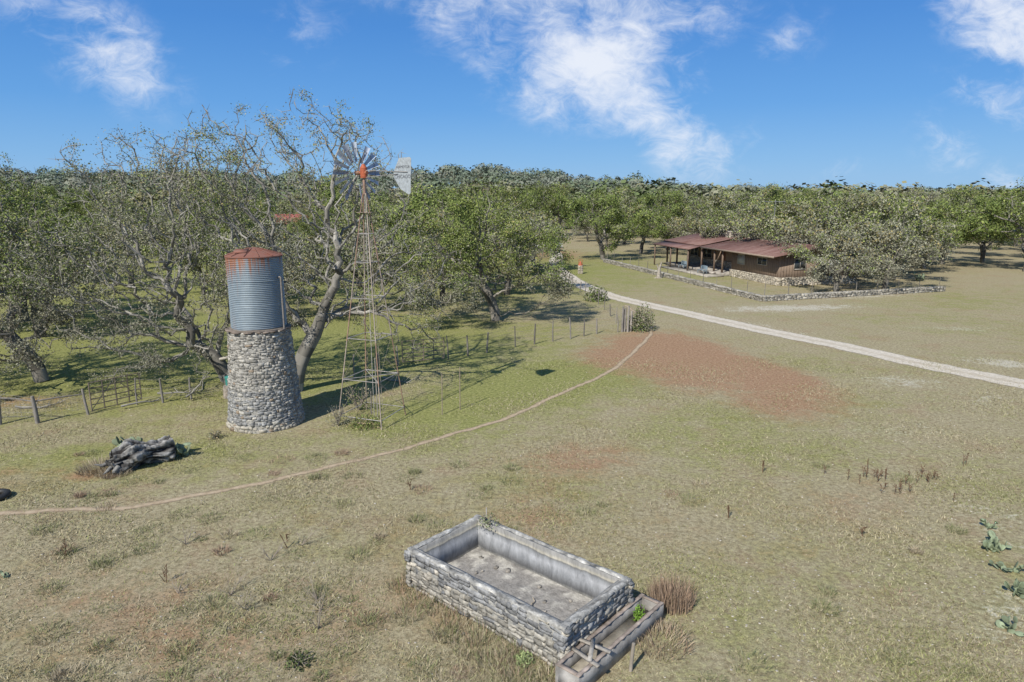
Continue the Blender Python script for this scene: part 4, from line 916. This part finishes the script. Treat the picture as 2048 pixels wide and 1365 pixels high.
for p,q,r0,r1 in (((0,0,0),(.05,0,1.0),.28,.17),((.05,0,1.0),(.3,.1,1.8),.15,.06),((.05,0,.95),(-.25,0,1.55),.12,.05),((0,0,.1),(-.45,.1,0),.12,.05),((0,0,.1),(.4,-.1,0),.12,.05)): mb.tube(p,q,r0,r1,(.36,.32,.27),7)
ob('tree_stump',mb.me('gnarled_stump',M_log),None,'forked dead grey stump by the yard wall','stump',loc=(16.6,77.2,0))
def truck(loc,rot):
    e=empty('pickup_truck',loc,'white pickup truck parked at the end of the road','truck',rot=rot); W=(.75,.75,.74)
    mb=MB(); mb.box((0,0,.75),(1.9,5.2,.55),W); mb.box((0,1.9,1.1),(1.8,1.3,.18),W); 
    for sx_ in (-.9,.9): mb.box((sx_,-1.6,1.14),(.1,1.9,.24),W)
    mb.box((0,-2.56,1.14),(1.7,.08,.24),W)
    V=[(-.88,-.6,1.02),(.88,-.6,1.02),(.88,1.5,1.02),(-.88,1.5,1.02),(-.75,-.4,1.8),(.75,-.4,1.8),(.75,.7,1.8),(-.75,.7,1.8)]
    mb.add(V,[[4,5,6,7],[0,1,5,4],[1,2,6,5],[2,3,7,6],[3,0,4,7]],W); ob('body',mb.me('truck_body',M_paint),e)
    mb=MB(); mb.box((0,-.53,1.45),(1.35,.03,.45),(.03,.03,.04),M=Matrix.Rotation(R(-14),3,'X')); mb.box((-.84,.2,1.45),(.03,1.1,.42),(.03,.03,.04),M=Matrix.Rotation(R(9),3,'Y')); mb.box((.84,.2,1.45),(.03,1.1,.42),(.03,.03,.04),M=Matrix.Rotation(R(-9),3,'Y'))
    ob('window',mb.me('truck_window',Mgl),e)
    for sx_ in (-.85,.85):
        for sy_ in (-1.65,1.6): mb=MB(); mb.tube((sx_-.12,sy_,.4),(sx_+.12,sy_,.4),.4,.4,(.03,.03,.03),18); mb.tube((sx_-.135,sy_,.4),(sx_+.135,sy_,.4),.2,.2,(.4,.4,.4),12); ob('wheel',mb.me('truck_wheel',M_metal),e)
truck((5.9,117.5,0),R(100))
def barn(loc,rot,L,W,h,label):
    e=empty('barn',loc,label,'barn',rot=rot); mb=MB(); mb.box((0,0,h/2),(L,W,h),(.30,.22,.18))
    for s in (-1,1): mb.add([(s*L/2,-W/2,h),(s*L/2,W/2,h),(s*L/2,0,h+1.6)],[[0,1,2]],(.3,.22,.18))
    ob('wall',mb.me('barn_wall',M_paint),e); mb=MB()
    for s in (-1,1):
        V=[(-L/2-.4,s*(W/2+.4),h-.15),(L/2+.4,s*(W/2+.4),h-.15),(L/2+.4,0,h+1.65),(-L/2-.4,0,h+1.65)]; mb.add(V,[[0,1,2,3]],(.34,.11,.085))
        V=[(v[0],v[1],v[2]+.08) for v in V]; mb.add(V,[[0,1,2,3]],(.34,.11,.085))
    ob('roof',mb.me('barn_roof',M_metal),e); mb=MB(); mb.box((0,-W/2-.03,h*.42),(2.6,.05,h*.8),(.18,.14,.12)); ob('door',mb.me('barn_door',M_wood),e)
barn((-40,138,0),R(8),13,8,4.0,'red-roofed farm building half hidden by oaks')
# ---------------------------------------------------------------- grass, weeds, pebbles
def grass():
    r=np.random.default_rng(21); n=260000
    y=11+ (r.random(n)**1.55)*27; x=r.uniform(-.82,.82,n)*(y+1.5)
    dx=x-CX;dy=y-CY; lx=dx*math.cos(ang)+dy*math.sin(ang); ly=-dx*math.sin(ang)+dy*math.cos(ang)
    ok=~((np.abs(lx-.0)<HL)&(np.abs(ly)<HW))&~((np.abs(lx-SX)<.3)&(np.abs(ly-SY)<1.6))&(np.hypot(x+10.05,y-26.7)>1.4)
    tr=crom(trail,6); dmin=np.full(n,9.)
    for p in tr: dmin=np.minimum(dmin,np.hypot(x-p[0],y-p[1]))
    ok&=(dmin>.19)
    cl=np.sin(x*.9+1.3*np.sin(y*.7))+np.sin(y*1.1+1.7*np.sin(x*.6+2))+.8*np.sin(x*2.7+y*2.1)*np.sin(y*3.1-x*1.3)
    ok&=(r.random(n)<np.clip(.55+.25*cl,.1,1))
    x=x[ok];y=y[ok];cl=cl[ok];n=len(x)
    h=r.uniform(.02,.065,n)*(1+.35*np.clip(cl,-1,1.6)); w=r.uniform(.005,.010,n)*(1+y/40)
    a=r.uniform(0,6.28,n); l=r.uniform(.4,1.8,n)*h; b=r.uniform(0,6.28,n)
    P=np.c_[x,y,np.zeros(n)]; s=np.c_[np.cos(a),np.sin(a),np.zeros(n)]*w[:,None]; t=np.c_[np.cos(b)*l,np.sin(b)*l,h]
    V=np.stack([P-s,P+s,P+t],1).reshape(-1,3); F=np.arange(3*n).reshape(-1,3)
    g=np.clip(.32+.18*np.sin(x*.5+y*.35)+.18*np.sin(y*.8-x*.9)+r.normal(0,.35,n),0,1)[:,None]
    C=(1-g)*np.array([.46,.40,.27])+g*np.array([.27,.29,.11]); C=C*r.uniform(.5,1.2,(n,1)); return V,F,np.repeat(C,3,0)
V,F,C=grass(); ob('grass',build('grass',V,F,C,M_grass),kind='stuff',label='short dry pasture grass',cat='grass')
def clump(loc,n,r_,h,cols,label,seed,name='grass_clump',cat='grass',lean=.5,w=.006,group=None):
    r=np.random.default_rng(seed); a=r.uniform(0,6.28,n); q=r_*np.sqrt(r.random(n)); P=np.c_[np.cos(a)*q,np.sin(a)*q,np.zeros(n)]
    hh=h*r.uniform(.4,1.1,n); ld=np.c_[np.cos(a),np.sin(a)]*(lean*hh*r.uniform(.1,1,n))[:,None]+r.normal(0,.06,(n,2)); b=r.uniform(0,6.28,n); s=np.c_[np.cos(b),np.sin(b),np.zeros(n)]*w
    mid=P+np.c_[ld*.35,hh*.6]; top=P+np.c_[ld,hh]
    V=np.stack([P-s,P+s,mid+s*.7,mid-s*.7,top],1).reshape(-1,3); k=np.arange(n)*5
    mb=MB(); C=np.repeat(np.array(cols)[r.integers(0,len(cols),n)]*r.uniform(.5,1.2,(n,1)),5,0)
    mb.Q.append(np.stack([k,k+1,k+2,k+3],1)); mb.T.append(np.stack([k+3,k+2,k+4],1)); mb.V.append(V); mb.C.append(C); mb.n=len(V)
    return ob(name,mb.me(name,M_grass),None,label,cat,group,loc=loc)
TAN=[(.44,.37,.26),(.38,.31,.21),(.48,.41,.30)]; RED=[(.42,.30,.215),(.36,.255,.18),(.46,.35,.255)]; GRN=[(.21,.24,.10),(.28,.29,.15),(.36,.33,.21)]
clump((3.6,13.9,0),900,.5,.58,RED,'reddish dry bunch grass beside the narrow trough',1,lean=.35); clump((3.1,12.5,0),500,.6,.25,TAN+RED,'tangled dry grass at the trough foot',2,lean=1.2)
clump((-13.9,21.7,0),900,.7,.28,TAN,'flattened pale dry grass beside the dead log',3,lean=1.5); clump((-13.2,21.3,0),400,.5,.25,TAN,'flattened pale dry grass beside the dead log',4,lean=1.2)
r=np.random.default_rng(31)
edge=[(-2.3,-1.35),(-1.7,-1.4),(-1.1,-1.35),(-.5,-1.4),(.2,-1.4),(.9,-1.35),(1.5,-1.4),(2.2,-1.4),(-2.5,-.8),(-2.5,.3),(2.0,1.35),(-1.9,1.4),(.5,-1.8),(1.3,-1.9),(-.4,-1.9),(-1.3,-2.0),(1.9,-2.0)]
for i,(a,b) in enumerate(edge):
    clump(wl(a+r.normal(0,.12),b+r.normal(0,.06),0),180,.36,.24,TAN+RED+GRN+GRN,'dry weeds growing against the cistern wall',50+i,'weed_clump','weed',group='weeds around the cistern',lean=.9)
for i in range(130):
    y=11.2+r.random()**1.4*12; x=r.uniform(-.78,.78)*y
    if i<85: x=-abs(x)
    lx=(x-CX)*math.cos(ang)+(y-CY)*math.sin(ang); ly=-(x-CX)*math.sin(ang)+(y-CY)*math.cos(ang)
    if abs(lx)<3.3 and abs(ly)<1.5: continue
    clump((x,y,0),int(r.uniform(90,200)),r.uniform(.15,.45),r.uniform(.05,.17),[TAN,GRN,RED,GRN,GRN][r.integers(5)],'tuft of dry bunch grass in the pasture',100+i,'grass_clump','grass',group='grass tufts in the pasture',lean=r.uniform(.6,1.6))
def stalks(loc,n,sp,h,seed,label):
    r=np.random.default_rng(seed); mb=MB()
    for i in range(n):
        x,y=r.normal(0,sp),r.normal(0,sp*.5); hh=h*r.uniform(.5,1.1); q=(x+r.normal(0,.06),y+r.normal(0,.06),hh); c=(.16,.10,.065)
        mb.tube((x,y,0),q,.010,.008,c,4); 
        for k in range(5): z_=hh*(.5+.1*k); mb.tube((x,y,z_),(x+r.normal(0,.05),y+r.normal(0,.05),z_+.06),.011,.005,c,4)
    return ob('weed_stalk',mb.me('weed_stalk',M_bark),None,label,'weed','dead weed stalks',loc=loc)
stalks((11.5,20.9,0),16,.7,.42,1,'cluster of dark brown dead weed stalks'); stalks((13.4,20.8,0),9,.4,.35,2,'cluster of dark brown dead weed stalks'); stalks((12.3,19.8,0),8,.5,.3,3,'cluster of dark brown dead weed stalks')
for i,(x,y) in enumerate(((8.4,21.4),(6.2,18.1),(-11.5,16),(-8.3,14.8),(-5.9,16.4),(15.5,22),(9.5,17),(-3.2,20))): stalks((x,y,0),2,.03,.45,10+i,'single dark brown dead weed stalk')
for i in range(9):
    mb=MB(); rr_=np.random.default_rng(60+i)
    for b_ in range(6):
        q=np.array([rr_.normal(0,.18),rr_.normal(0,.18),rr_.uniform(.15,.45)]); mb.tube((0,0,0),q,.008,.004,(.36,.30,.24),4)
        for t_ in range(4): mb.tube(q*rr_.uniform(.4,1),q+rr_.normal(0,.12,3),.004,.003,(.38,.33,.26),3)
    x=rr_.uniform(-11,-3); y=rr_.uniform(12,17); ob('dry_twig_bush',mb.me('dry_twig_bush',M_bark),None,'leafless dry twig bush in the grass','bush','dry twig bushes',loc=(x,y,0))
r=np.random.default_rng(41); n=2600; y=11+r.random(n)**1.3*24; x=r.uniform(-.8,.8,n)*y; keep=(r.random(n)<np.where(x>4,.9,.35)); x=x[keep];y=y[keep]
lx=(x-CX)*math.cos(ang)+(y-CY)*math.sin(ang); ly=-(x-CX)*math.sin(ang)+(y-CY)*math.cos(ang); k=~((np.abs(lx)<3.1)&(np.abs(ly)<1.3)); x=x[k];y=y[k];n=len(x)
mb=MB(); s=r.uniform(.006,.022,n); stones(mb,np.c_[x,y,s*.2],np.tile(np.eye(3),(n,1,1)),np.c_[s*1.2,s,s*.5],np.array([.55,.5,.42])*r.uniform(.6,1.1,(n,1)),r,.15)
ob('pebbles',mb.me('pebbles',M_bark),kind='stuff',label='pale limestone pebbles scattered in the grass',cat='pebbles')
# ---------------------------------------------------------------- light, sky
SD=np.array([-.53,-.85]); SD/=np.linalg.norm(SD); el=R(42.5)
sdir=Vector((SD[0]*math.cos(el),SD[1]*math.cos(el),math.sin(el)))
sl=bpy.data.lights.new('sun','SUN'); sl.energy=5.0; sl.angle=R(.5); sl.color=(1,.955,.87); so=bpy.data.objects.new('sun',sl); link(so); so.rotation_euler=sdir.to_track_quat('Z','Y').to_euler(); so.location=(0,0,50)
w=bpy.data.worlds.new('World'); scene.world=w; w.use_nodes=True; t=w.node_tree; t.nodes.clear(); L=t.links.new
out=nd(t,'ShaderNodeOutputWorld'); bg=nd(t,'ShaderNodeBackground'); bg.inputs[1].default_value=.1; L(bg.outputs[0],out.inputs[0])
sky=nd(t,'ShaderNodeTexSky',sky_type='NISHITA'); sky.sun_disc=False; sky.sun_elevation=el; sky.sun_rotation=math.atan2(SD[0],SD[1]); sky.ozone_density=2; sky.dust_density=.5
tc=nd(t,'ShaderNodeTexCoord'); sx=nd(t,'ShaderNodeSeparateXYZ'); L(tc.outputs['Generated'],sx.inputs[0])
def Mt(op,a_,b_=None,c_=None,cl=False):
    n=nd(t,'ShaderNodeMath',operation=op); n.use_clamp=cl
    for i,x in enumerate((a_,b_,c_)):
        if x is None: continue
        if isinstance(x,(int,float)): n.inputs[i].default_value=x
        else: L(x,n.inputs[i])
    return n.outputs[0]
ay=Mt('MAXIMUM',Mt('ABSOLUTE',sx.outputs[1]),.15); ca=Mt('DIVIDE',sx.outputs[0],ay); cb=Mt('DIVIDE',sx.outputs[2],ay)
cr=nd(t,'ShaderNodeValToRGB'); L(sx.outputs[2],cr.inputs[0]); e=cr.color_ramp.elements
e[0].position=0; e[0].color=(.28,.53,.84,1); e[1].position=1; e[1].color=(.10,.19,.36,1)
for pos,c in ((.05,(.20,.46,.83,1)),(.12,(.11,.355,.79,1)),(.22,(.062,.26,.70,1)),(.38,(.07,.21,.52,1))): q=e.new(pos); q.color=c
vs=nd(t,'ShaderNodeVectorMath',operation='SCALE'); L(cr.outputs[0],vs.inputs[0]); vs.inputs['Scale'].default_value=10
mx=nd(t,'ShaderNodeMix',data_type='RGBA'); mx.inputs[0].default_value=.87; L(sky.outputs[0],mx.inputs[6]); L(vs.outputs[0],mx.inputs[7])
cv=nd(t,'ShaderNodeCombineXYZ'); L(ca,cv.inputs[0]); L(cb,cv.inputs[1])
blobs=[(.13,.185,.13,.07,-.5,1.2),(.06,.262,.22,.045,-.1,.85),(.20,.12,.11,.045,-.75,1.05),(.26,.075,.075,.03,-.5,.8),(.31,.065,.05,.025,.7,.5),(-.08,.245,.10,.045,-.5,.55),(.05,.15,.10,.045,-.4,.75),(.0,.20,.09,.04,-.6,.6),
 (.69,.245,.11,.055,-.4,1.3),(.67,.135,.07,.028,-.3,.65),(.62,.075,.06,.035,-.7,.5),(.70,.02,.035,.03,0,.9),
 (-.56,.20,.09,.05,-.6,.8),(-.64,.245,.09,.035,-.4,.5),(-.29,.22,.06,.04,.5,.32),(.37,.21,.05,.03,.5,.42),(.455,.035,.05,.02,.4,.4)]
acc=None
for (a,b,rx,ry,ro,stg) in blobs:
    mp=nd(t,'ShaderNodeMapping',vector_type='TEXTURE'); mp.inputs['Location'].default_value=(a,b,0); mp.inputs['Rotation'].default_value=(0,0,ro); mp.inputs['Scale'].default_value=(rx,ry,1); L(cv.outputs[0],mp.inputs[0])
    ln=nd(t,'ShaderNodeVectorMath',operation='LENGTH'); L(mp.outputs[0],ln.inputs[0])
    mr=nd(t,'ShaderNodeMapRange',interpolation_type='SMOOTHSTEP'); L(ln.outputs['Value'],mr.inputs[0]); mr.inputs[1].default_value=0; mr.inputs[2].default_value=1.9; mr.inputs[3].default_value=stg; mr.inputs[4].default_value=0
    acc=mr.outputs[0] if acc is None else Mt('MAXIMUM',acc,mr.outputs[0])
def cn(sc,det,ro,dist,st,loc=(0,0,0)):
    mp=nd(t,'ShaderNodeMapping'); mp.inputs['Scale'].default_value=st; mp.inputs['Location'].default_value=loc; mp.inputs['Rotation'].default_value=(0,0,.6); L(cv.outputs[0],mp.inputs[0])
    n=nd(t,'ShaderNodeTexNoise'); n.inputs['Scale'].default_value=sc; n.inputs['Detail'].default_value=det; n.inputs['Roughness'].default_value=ro; n.inputs['Distortion'].default_value=dist; L(mp.outputs[0],n.inputs['Vector']); return n.outputs[0]
nA=cn(6.5,6,.6,.5,(1,1.7,1),(.3,.2,0)); nB=cn(20,6,.7,.8,(1,1.7,1),(3,1,0))
dn=Mt('MULTIPLY_ADD',Mt('SUBTRACT',nA,.5),2.6,acc); dn=Mt('MULTIPLY_ADD',Mt('SUBTRACT',nB,.5),1.7,dn)
gate_=Mt('MULTIPLY',acc,2.1,cl=True)
cd=nd(t,'ShaderNodeMapRange',interpolation_type='SMOOTHSTEP'); L(dn,cd.inputs[0]); cd.inputs[1].default_value=.05; cd.inputs[2].default_value=1.65
cf=Mt('MULTIPLY',Mt('MULTIPLY',cd.outputs[0],gate_),.92)
mc=nd(t,'ShaderNodeMix',data_type='RGBA'); L(cf,mc.inputs[0]); L(mx.outputs[2],mc.inputs[6]); mc.inputs[7].default_value=(8.6,9.0,9.8,1)
L(mc.outputs[2],bg.inputs[0])
w.cycles.sampling_method='MANUAL'; w.cycles.sample_map_resolution=256
# ---------------------------------------------------------------- camera
cam=bpy.data.cameras.new('camera'); cam.lens=24; cam.sensor_width=36; cam.clip_end=9000; cam.clip_start=.1
co=bpy.data.objects.new('camera',cam); link(co); co.location=(0,0,9); co.rotation_euler=(R(90-11.9),0,0); scene.camera=co
scene.view_settings.view_transform='Standard'; scene.view_settings.look='None'; scene.view_settings.exposure=0
